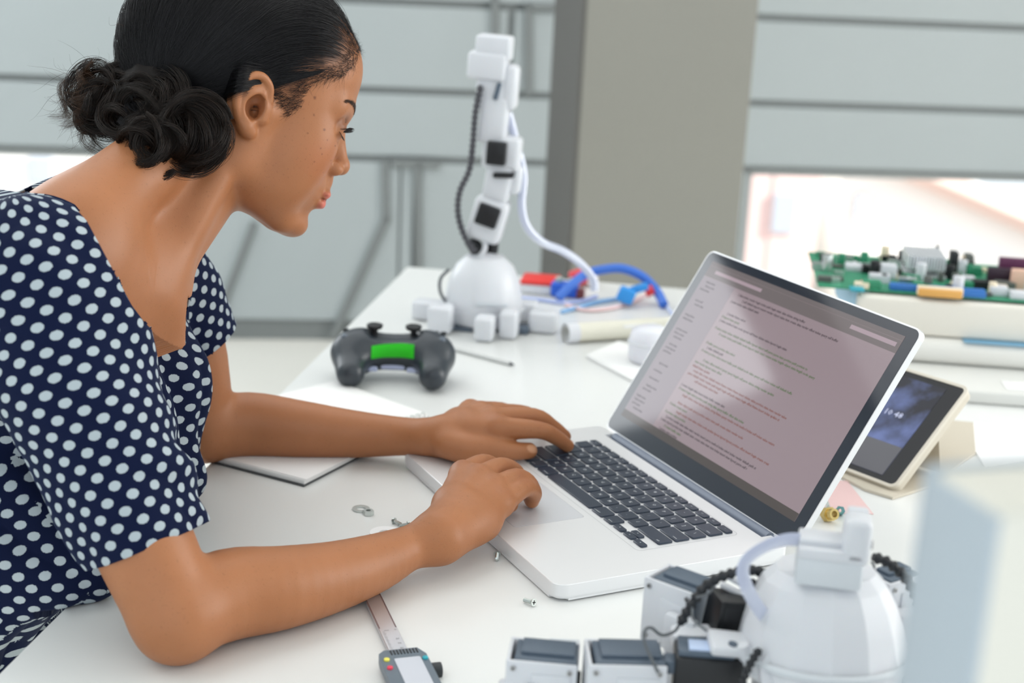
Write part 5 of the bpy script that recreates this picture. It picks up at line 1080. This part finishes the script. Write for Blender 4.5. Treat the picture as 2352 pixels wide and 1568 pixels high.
# table plane and the neck, sleeve ends
EDG = np.array([[-391, 1024], [-187, 2428]]); en = np.array([EDG[1][1]-EDG[0][1], -(EDG[1][0]-EDG[0][0])]); en = en/np.linalg.norm(en)
over = ((TV[:, :2]-EDG[0]) @ en) > -6
TV[:, 2] = np.where(over & (TV[:, 2] < 1.2), 1.2, TV[:, 2])
def gall(q):
    w_ = q - slB; a_ = np.where((np.linalg.norm(w_, axis=1) < 92) & (np.linalg.norm(w_ - (w_ @ axs)[:, None]*axs, axis=1) < 60), cuff_g(q, slA, slB, 14), 99); b_ = np.where((np.linalg.norm(q - slD, axis=1) < 78) & (q[:, 1] > 1415), cuff_g(q, slC, slD, 6), 99)
    return np.minimum(np.minimum(neck_g(q), a_), b_)
g1 = gall(TV)
body_d = S.eval(TV)
keep = (g1[TF] > 0).any(1); TF2 = TF[keep]
used = np.zeros(len(TV), bool); used[TF2.ravel()] = True
for it in range(7):      # snap the border onto the cut line
    bd = np.nonzero(used & (g1 < 0))[0]
    if not len(bd): break
    q = TV[bd]; g0 = gall(q); G = np.stack([(gall(q + np.eye(3)[k]*.5) - g0)/.5 for k in range(3)], 1)
    nn = N0[bd]; G = G - nn*(G*nn).sum(1)[:, None]; G2 = np.maximum((G*G).sum(1), .2); stp = -(g0/G2)[:, None]*G
    ln = np.linalg.norm(stp, axis=1); stp *= np.minimum(1, 5/np.maximum(ln, 1e-9))[:, None]; TV[bd] = q + stp; g1[bd] = gall(TV[bd])
TF2 = TF2[(g1[TF2] > -1.5).all(1)]; el_ = np.max([np.linalg.norm(TV[TF2[:, k]] - TV[TF2[:, (k+1) % 4]], axis=1) for k in range(4)], axis=0); TF2 = TF2[(el_ < 6.5) | (g1[TF2].min(1) > 4) | (neck_g(TV)[TF2].min(1) > 4)]; used[:] = False; used[TF2.ravel()] = True
# keep the cloth outside the skin
def chest_zone(q): return (q[:, 1] > 1120) & (q[:, 1] < 1405) & (q[:, 0] > -410) & (q[:, 2] > 30) & (q[:, 2] < 285) & (neck_g(q) > 1.5)
bz = np.nonzero(chest_zone(BV))[0]; dA = ALL.eval(BV[bz]); bz = bz[(dA > -4) & (dA < 40) & (SL.eval(BV[bz]) > 6)]
for _ in range(3): dA = ALL.eval(BV[bz]); BV[bz] -= ALL.grad(BV[bz])*np.clip(dA + 4, 0, 30)[:, None]
person.data.vertices.foreach_set('co', ((BV-ORG)*.001).astype(np.float32).ravel()); person.data.update()
bb = S.eval(TV); push = np.clip(2.2 - bb, 0, 14)*used*(~(chest_zone(TV) & (SL.eval(TV) > 6))); TV = TV + np.where((push > 0)[:, None], S.grad(TV)*push[:, None], 0)
el_ = np.max([np.linalg.norm(TV[TF2[:, k]] - TV[TF2[:, (k+1) % 4]], axis=1) for k in range(4)], axis=0); ngv = neck_g(TV); TF2 = TF2[((el_ < 8.5) | (ngv[TF2].min(1) > 4)) & (ngv[TF2] > -1.8).all(1)]; used[:] = False; used[TF2.ravel()] = True
# remap
mp_ = -np.ones(len(TV), int); mp_[used] = np.arange(used.sum()); TVk = TV[used]; TFk = mp_[TF2]
# uv in millimetres
isS = (dS < dT)[used] & (dS < dF)[used]; isF = (dF < dT)[used] & ~isS
fs = isS[TFk].mean(1) > .5; ff = isF[TFk].mean(1) > .5
Pk = TVk[TFk]
def cyl_uv(Q, A, B, r, ref):
    a = (B-A)/np.linalg.norm(B-A); x1 = np.cross(a, ref); x1 /= np.linalg.norm(x1); x2 = np.cross(a, x1); w = Q-A
    return np.stack([np.arctan2(w @ x2, w @ x1)*r, w @ a], -1)
uvS = cyl_uv(Pk, slA, slB, 61.69, (-.9, .25, -.3)); uvF = cyl_uv(Pk, slC, slD, 55.2, (1, 0, 0)) 
tA, tB = np.array([-398., 1300, 240]), np.array([-425., 1290, -150]); uvT = cyl_uv(Pk, tA, tB, 107.14, (0, -1, -.4))
for uv_, r_ in ((uvS, 61.69), (uvT, 107.14), (uvF, 55.2)):
    w = 2*math.pi*r_; c0 = uv_[:, :1, 0]; uv_[:, :, 0] = c0 + (uv_[:, :, 0]-c0 + w/2) % w - w/2
fn_ = np.cross(Pk[:, 2]-Pk[:, 0], Pk[:, 3]-Pk[:, 1]); fn_ /= np.maximum(np.linalg.norm(fn_, axis=1), 1e-9)[:, None]
side = (np.abs(fn_[:, 1]) > 1.3*np.abs(fn_[:, 0])) & (Pk[:, 0, 2] < 190); uvT = np.where(side[:, None, None], Pk[:, :, [0, 2]]*np.array([1.0, 1.0]) + 333, uvT)
uv = np.where(fs[:, None, None], uvS, np.where(ff[:, None, None], uvF + 500, uvT + 1000))
def cloth_mat():
    m = mat('polka_cotton', (.01, .02, .07), .8, spec=.12); nt = m.node_tree; b = nt.nodes['Principled BSDF']; b.inputs['Sheen Weight'].default_value = .05; b.inputs['Sheen Tint'].default_value = (.35, .5, .9, 1)
    def mth(op, a, b_=None, c_=None):
        n = nt.nodes.new('ShaderNodeMath'); n.operation = op
        for i, v in enumerate((a, b_, c_)):
            if v is None: continue
            if isinstance(v, (int, float)): n.inputs[i].default_value = v
            else: nt.links.new(v, n.inputs[i])
        return n.outputs[0]
    uvn = nt.nodes.new('ShaderNodeUVMap'); uvn.uv_map = 'uv'
    nz = nt.nodes.new('ShaderNodeTexNoise'); nz.inputs['Scale'].default_value = 9; nz.inputs['Detail'].default_value = 2
    vs = nt.nodes.new('ShaderNodeVectorMath'); vs.operation = 'SCALE'; vs.inputs['Scale'].default_value = .02; nt.links.new(uvn.outputs[0], vs.inputs[0]); tc0 = nt.nodes.new('ShaderNodeTexCoord'); nz.inputs['Scale'].default_value = 11; nt.links.new(tc0.outputs['Object'], nz.inputs['Vector'])
    sp = nt.nodes.new('ShaderNodeSeparateXYZ'); nt.links.new(uvn.outputs[0], sp.inputs[0])
    w = 20.4; ua = mth('ADD', sp.outputs[0], mth('MULTIPLY', nz.outputs['Fac'], 3.0)); va = mth('ADD', sp.outputs[1], mth('MULTIPLY', nz.outputs['Fac'], -2.5))
    def dots(ou, ov):
        fu = mth('SUBTRACT', mth('FRACT', mth('DIVIDE', mth('ADD', ua, ou), w)), .5); fv = mth('SUBTRACT', mth('FRACT', mth('DIVIDE', mth('ADD', va, ov), w*1.0)), .5)
        return mth('SQRT', mth('ADD', mth('MULTIPLY', fu, mth('MULTIPLY', fu, .78)), mth('MULTIPLY', fv, mth('MULTIPLY', fv, 1.25))))
    d = mth('MINIMUM', dots(0, 0), dots(w/2, w/2))
    n2 = nt.nodes.new('ShaderNodeTexNoise'); n2.inputs['Scale'].default_value = 1.0; nt.links.new(uvn.outputs[0], n2.inputs['Vector'])
    d = mth('ADD', d, mth('MULTIPLY', mth('SUBTRACT', n2.outputs['Fac'], .5), .07))
    mr = nt.nodes.new('ShaderNodeMapRange'); mr.inputs[1].default_value = .194; mr.inputs[2].default_value = .214; mr.inputs[3].default_value = 1; mr.inputs[4].default_value = 0; nt.links.new(d, mr.inputs[0])
    mx = nt.nodes.new('ShaderNodeMix'); mx.data_type = 'RGBA'; mx.inputs[6].default_value = (.0035, .0075, .032, 1); mx.inputs[7].default_value = (.40, .46, .49, 1); nt.links.new(mr.outputs[0], mx.inputs[0]); nt.links.new(mx.outputs[2], b.inputs['Base Color'])
    tc = nt.nodes.new('ShaderNodeTexCoord'); n3 = nt.nodes.new('ShaderNodeTexNoise'); n3.inputs['Scale'].default_value = 90; n3.inputs['Detail'].default_value = 4; nt.links.new(tc.outputs['Object'], n3.inputs['Vector'])
    bp = nt.nodes.new('ShaderNodeBump'); bp.inputs['Strength'].default_value = .35; bp.inputs['Distance'].default_value = .0012; nt.links.new(n3.outputs['Fac'], bp.inputs['Height']); nt.links.new(bp.outputs['Normal'], b.inputs['Normal'])
    return m
CLOTH = cloth_mat()
bl = meshobj('blouse', TVk, TFk, CLOTH, parent=person, origin=ORG, smooth=True)
ul = bl.data.uv_layers.new(name='uv'); ul.data.foreach_set('uv', uv.astype(np.float32).ravel())
so = bl.modifiers.new('thickness', 'SOLIDIFY'); so.thickness = .0016; so.offset = 1
bl['label'] = 'navy blouse with pale dots and a V neck'
# ---------------------------------------------------------------- hair
HS = SDF()
def hh(c, r, k=10): HS.ell(H(*c), r, k, 'u', HM)
hh((-20, 0, 52), (101, 75, 86), 8); hh((-48, 0, 48), (88, 70, 80), 14); hh((-70, 0, 20), (58, 56, 56), 16); hh((30, 0, 66), (62, 66, 66), 12)
def hair_off(V):
    """depth of the hair over the scalp grows with distance from the hairline"""
    return S.eval(V)
BUN = H(-92, -50, -34)
# cap: body scalp pushed out
bodyidx = np.nonzero((scalp > .5) & inhead)[0]
BVg = S.grad(BV[bodyidx])
def hsurf(V, w):
    """signed distance to a blend between the scalp (w=0) and the hair volume (w=1)"""
    return HS.eval(V) if w >= 1 else S.eval(V)*(1-w) + HS.eval(V)*w
# strands over the head
rw_ = np.nonzero((scalp > .02) & inhead & (L_[:, 2] > -60))[0]; pw_ = .06 + sst(4, -58, -0 + hl[rw_])*.94; roots_i = RNG.choice(rw_, 26000, p=pw_/pw_.sum())
r0 = BV[roots_i]; sc0 = scalp[roots_i]; Lr = L_[roots_i]
hd = hl[roots_i]
far_side = Lr[:, 1] > 20
n_s = 26; cur = r0.copy(); path = [cur.copy()]
tgt = np.where(far_side[:, None], H(-98, -8, -22)[None], BUN[None] + RNG.normal(0, 9, (len(r0), 3)))
base_h = RNG.random(len(r0))**1.5
for i in range(1, n_s):
    to = tgt - cur; dist = np.linalg.norm(to, axis=1, keepdims=True); dr = to/np.maximum(dist, 1)
    lc = Hi(cur)
    lift = np.clip((lc[:, 0] + 20)/90, 0, 1)[:, None]*np.clip((lc[:, 2] - 20)/60, 0, 1)[:, None]
    dr = dr + (HM @ np.array([-1.0, 0, .35]))[None]*lift*.9
    dr += .05*np.sin(i*.8 + roots_i[:, None]*.37)*np.array([[.3, 1, .6]])
    step = np.minimum(7.5, dist*.5)
    g = HS.grad(cur) if i > 2 else S.grad(cur)
    dr = dr - g*np.minimum((dr*g).sum(1), .3)[:, None]; dr /= np.maximum(np.linalg.norm(dr, axis=1), 1e-6)[:, None]
    cur = cur + dr*step
    w = min(1.0, i/7.0); f_ = hsurf(cur, w); gg = HS.grad(cur) if w >= 1 else HS.grad(cur)*w + S.grad(cur)*(1-w); gg /= np.maximum(np.linalg.norm(gg, axis=1), 1e-6)[:, None]
    want = np.minimum(.6*i, 1.5 + 3.0*base_h) - 1.0
    near_t = (dist[:, 0] < 30)
    cur = cur + gg*np.where(near_t, 0, np.clip(want - f_, -6, 6))[:, None]
    path.append(cur.copy())
strands = np.stack(path, 1)
ln_ok = np.linalg.norm(strands[:, 0] - strands[:, -1], axis=1) > 8
# short baby hairs along the hairline
bi = RNG.choice(np.nonzero((hl > -22) & (hl < 5) & inhead & ~ear_m & (L_[:, 2] > 2))[0], 4000)
b0 = BV[bi]; gb = S.grad(b0); dirb = (BUN - b0); dirb /= np.linalg.norm(dirb, axis=1)[:, None]; dirb += RNG.normal(0, .45, dirb.shape); dirb -= gb*(dirb*gb).sum(1)[:, None]*.9
curl = RNG.normal(0, 1, b0.shape); baby = np.stack([b0 + dirb*s_*RNG.uniform(5, 15, (len(b0), 1))*1.0 + gb*(.3 + 1.2*s_) + curl*2.0*s_*s_ for s_ in np.linspace(0, 1, 5)], 1)
# base volume under the strands
HB = SDF(); HB.p = list(HS.p)
hair_lo, hair_hi = HC - 190, HC + 190
def lumps(): pass
def hitY(a_, b_, dy, F_=HS):
    ys = [raycast(f_, a_, b_, 1150., 1550.) for f_ in (F_, S)]; ys = [y[1] for y in ys if y is not None]; return P(a_, b_, (min(ys) if ys else 1380.) + dy)
BC1, BC2 = hitY(448, 296, 4), hitY(350, 255, 6); BC3 = P(258, 236, BC2[1] + 24); BC4 = hitY(356, 322, 8)
HB.ell(BC1, (27, 22, 34), 10); HB.ell(BC2, (40, 30, 42), 14); HB.ell(BC3, (24, 26, 38), 12); HB.ell(BC4, (30, 20, 18), 12)
HVm, HFm = HB.mesh(hair_lo, hair_hi, h=3.6, sub=1, project=2)
Nh = HB.grad(HVm); lh = Hi(HVm)
nh_near = H(0, 0, 0) + (lh*np.array([1, 0, 1]) - np.stack([0*lh[:, 0], np.abs(lh[:, 1]), 0*lh[:, 0]], 1)) @ HM.T
hl2 = poly_sd(topx(nh_near), HAIRLINE)
HVm = HVm - Nh*(2.0 + 10*sst(-74, -12, hl2))[:, None]
HVm = HVm + Nh*(1.3*np.sin(lh[:, 0]/4.2 + lh[:, 2]/6)*np.sin(lh[:, 1]/5. + 1))[:, None]*(lh[:, 0] < -55)[:, None]
hair = meshobj('hair', HVm, HFm, mat('hair_under', (.008, .006, .0055), .7, spec=.2), parent=person, origin=ORG, smooth=True)
hair['label'] = 'dark brown hair swept back into a curly bun'
# curly locks of the bun
def frame(n):
    a = np.cross(n, [.3, .2, 1]); a /= np.linalg.norm(a); return a, np.cross(n, a)
locks = []; lrad = []
outn = (HM @ np.array([-.35, -.93, -.1])); outn /= np.linalg.norm(outn); ua_, va_ = frame(outn)
for k in range(250):
    cen_choice = RNG.random()
    if k % 5 == 4: c0, R0, nrm = BC4 + np.array([0, -10, 0]), RNG.uniform(8, 19), outn
    elif cen_choice < .42: c0, R0, nrm = BC1 + np.array([0, -14, 0]), RNG.uniform(10, 31), outn
    elif cen_choice < .80: c0, R0, nrm = BC2 + np.array([0, -18, 0]), RNG.uniform(12, 38), outn*.7 + (HM @ np.array([-.7, -.2, .1]))
    else: c0, R0, nrm = BC3 + np.array([0, -12, 0]), RNG.uniform(10, 30), HM @ np.array([-.8, -.6, .1])
    nrm = nrm/np.linalg.norm(nrm) + RNG.normal(0, .22, 3); nrm /= np.linalg.norm(nrm); a_, b_ = frame(nrm)
    cc = c0 + RNG.normal(0, 4, 3) + a_*RNG.normal(0, 5) + b_*RNG.normal(0, 5); th0 = RNG.uniform(0, 6.28); turns = RNG.uniform(.5, 1.05)*RNG.choice([-1, 1]); npt = 18
    tt = np.linspace(0, 1, npt); th = th0 + turns*6.28*tt; rr = R0*(1 - .55*tt*RNG.random()); dome = 10*np.sin(math.pi*tt)
    base = cc + a_[None]*(rr*np.cos(th))[:, None] + b_[None]*(rr*np.sin(th))[:, None] + nrm[None]*(dome + RNG.uniform(-12, 8))[:, None]
    nst = 85; w_ = RNG.uniform(2.0, 9.0)
    ph = RNG.uniform(0, 6.28, nst); rd = w_*np.sqrt(RNG.random(nst))
    pinch = (.35 + .65*np.sin(math.pi*tt))[None, :]
    tw = ph[:, None] + 1.4*tt[None, :]
    offs = (rd[:, None]*pinch*np.cos(tw))[..., None]*nrm + (rd[:, None]*pinch*np.sin(tw))[..., None]*((base-cc)/np.maximum(np.linalg.norm(base-cc, axis=1), 1)[:, None])[None]
    st = base[None] + offs + RNG.normal(0, .25, (nst, 1, 3)) + np.cumsum(RNG.normal(0, .34, (nst, npt, 3)), 1)
    locks.append(st)
locks = np.concatenate(locks)
# loose wisps at the back of the bun and nape
wisp = []
for k in range(420):
    zone = RNG.random()
    if zone < .55: s0 = BC3 + np.array([-12, -8, 10]) + RNG.normal(0, 13, 3); d0 = np.array([-.8, -.1, -.25]); Lw = RNG.uniform(18, 46)
    elif zone < .8: s0 = BC2 + np.array([12, -14, -36]) + RNG.normal(0, 13, 3); d0 = np.array([.1, -.15, -1.0]); Lw = RNG.uniform(12, 38)
    else: s0 = H(-100, -10, 90) + RNG.normal(0, 22, 3); d0 = HM @ np.array([-.8, -.1, .2]); Lw = RNG.uniform(10, 26)
    d0 = d0 + RNG.normal(0, .45, 3); d0 /= np.linalg.norm(d0); a_, b_ = frame(d0); tt = np.linspace(0, 1, 14); cr_ = RNG.uniform(2, 8); fr = RNG.uniform(2, 7)*RNG.choice([-1, 1])
    wisp.append(s0[None] + d0[None]*(Lw*tt)[:, None] + a_[None]*(cr_*np.sin(fr*tt)*tt)[:, None] + b_[None]*(cr_*(1-np.cos(fr*tt))*tt)[:, None])
for k in range(16):     # curly bunch at the back of the bun, in the browner wisp colour
    s0 = BC3 + np.array([-14, -6, 22]) + RNG.normal(0, 7, 3); d0 = np.array([-.25, -.15, -1.0]) + RNG.normal(0, .2, 3); d0 /= np.linalg.norm(d0); a_, b_ = frame(d0); tt = np.linspace(0, 1, 22); Lw = RNG.uniform(35, 62); cr_ = RNG.uniform(7, 16); fr = RNG.uniform(5, 9)*RNG.choice([-1, 1]); ph = RNG.uniform(0, 6)
    base = s0[None] + d0[None]*(Lw*tt)[:, None] + a_[None]*(cr_*np.sin(fr*tt+ph)*(.3+tt))[:, None] + b_[None]*(cr_*np.cos(fr*tt+ph)*(.3+tt))[:, None]
    for q in range(60): wisp.append(base + RNG.normal(0, 1.6, 3) + np.cumsum(RNG.normal(0, .35, (22, 3)), 0))
def hairmat_f(name, c0, c1):
    m = mat(name, c0, .36, spec=.30); nt = m.node_tree; b = nt.nodes['Principled BSDF']
    hi = nt.nodes.new('ShaderNodeHairInfo'); mx = nt.nodes.new('ShaderNodeMix'); mx.data_type = 'RGBA'; mx.inputs[6].default_value = (*c0, 1); mx.inputs[7].default_value = (*c1, 1); nt.links.new(hi.outputs['Random'], mx.inputs[0]); nt.links.new(mx.outputs[2], b.inputs['Base Color']); return m
HM1 = hairmat_f('hair_strand', (.004, .004, .0045), (.014, .013, .015)); HM2 = hairmat_f('hair_curl', (.003, .0025, .0022), (.020, .011, .007)); HM3 = hairmat_f('hair_wisp', (.012, .007, .005), (.08, .04, .02))
o = curves_obj('strands', list(strands[ln_ok]), .13, HM1, hair); o['kind'] = 'stuff'
o = curves_obj('baby_hair', list(baby), .075, HM1, hair); o['kind'] = 'stuff'; o['label'] = 'fine short hairs along the hairline'
ov = []
gpx = [(725, 168), (680, 178), (635, 184), (590, 186), (548, 190), (508, 210), (470, 245)]
gp3 = []
for a_, b_ in gpx:
    h_ = raycast(S, a_, b_, 1200., 1500.); gp3.append(h_ if h_ is not None else P(a_, b_, 1330.))
gp3 = np.array(cr_spline(gp3, 3)); gp3[:, 1] -= 2.0
upv = HM @ np.array([-.1, 0, 1.0])
for k in range(1500):
    a0 = RNG.normal(0, 1.25); t0_ = int(RNG.integers(0, 7)); seg_ = gp3[t0_:]; n_ = len(seg_); f_ = np.linspace(0, 1, n_); seg_ = seg_ + (gp3[t0_+1]-gp3[t0_])[None]*(RNG.uniform(-1.5, 2.5)*(1-f_)**3)[:, None]
    ov.append(seg_ + upv[None]*((a0*5.0 + 3.0)*(.12 + 1.1*f_))[:, None] + np.array([0, -1, 0])[None]*(RNG.random()*3.0*np.sin(math.pi*f_)[:, None]) + np.cumsum(RNG.normal(0, .12, (n_, 3)), 0))
o = curves_obj('swept_lock', ov, .12, HM1, hair); o['kind'] = 'stuff'; o['label'] = 'lock swept over the top of the ear'
o = curves_obj('bun_curls', list(locks), .15, HM2, hair); o['kind'] = 'stuff'; o['label'] = 'curled locks of the bun'
o = curves_obj('loose_wisps', wisp, .10, HM3, hair); o['kind'] = 'stuff'; o['label'] = 'loose brown wisps'
# ------------------------------------------------------------------ trousers and shoes below the table edge
LG = SDF()
LG.cone((-560, 1215, -160), (-555, 1375, -160), 108, 108, 40)
LG.chain([((-560, 1215, -200), 92), ((-530, 1205, -420), 66), ((-575, 1205, -650), 46), ((-580, 1205, -700), 44)], 20)
LG.chain([((-555, 1375, -200), 92), ((-640, 1385, -420), 66), ((-700, 1390, -650), 46), ((-705, 1390, -700), 44)], 20)
LV, LFc = LG.mesh((-760, 1080, -716), (-420, 1500, -40), h=7.0, sub=0)
meshobj('trousers', LV, LFc, mat('trouser_cloth', (.02, .022, .03), .8), parent=person, origin=ORG, smooth=True)
for x_, y_ in ((-545, 1203), (-670, 1390)):
    SH = SDF(); SH.ell((x_, y_, -712), (105, 42, 26), 8); SH.ell((x_-50, y_, -690), (46, 38, 44), 14); SV, SF = SH.mesh((x_-130, y_-60, -738), (x_+130, y_+60, -630), h=6.0, sub=0)
    meshobj('shoe', SV, SF, mat('shoe_black', (.015, .015, .017), .4) if x_ > -600 else bpy.data.materials['shoe_black'], parent=person, origin=ORG, smooth=True)
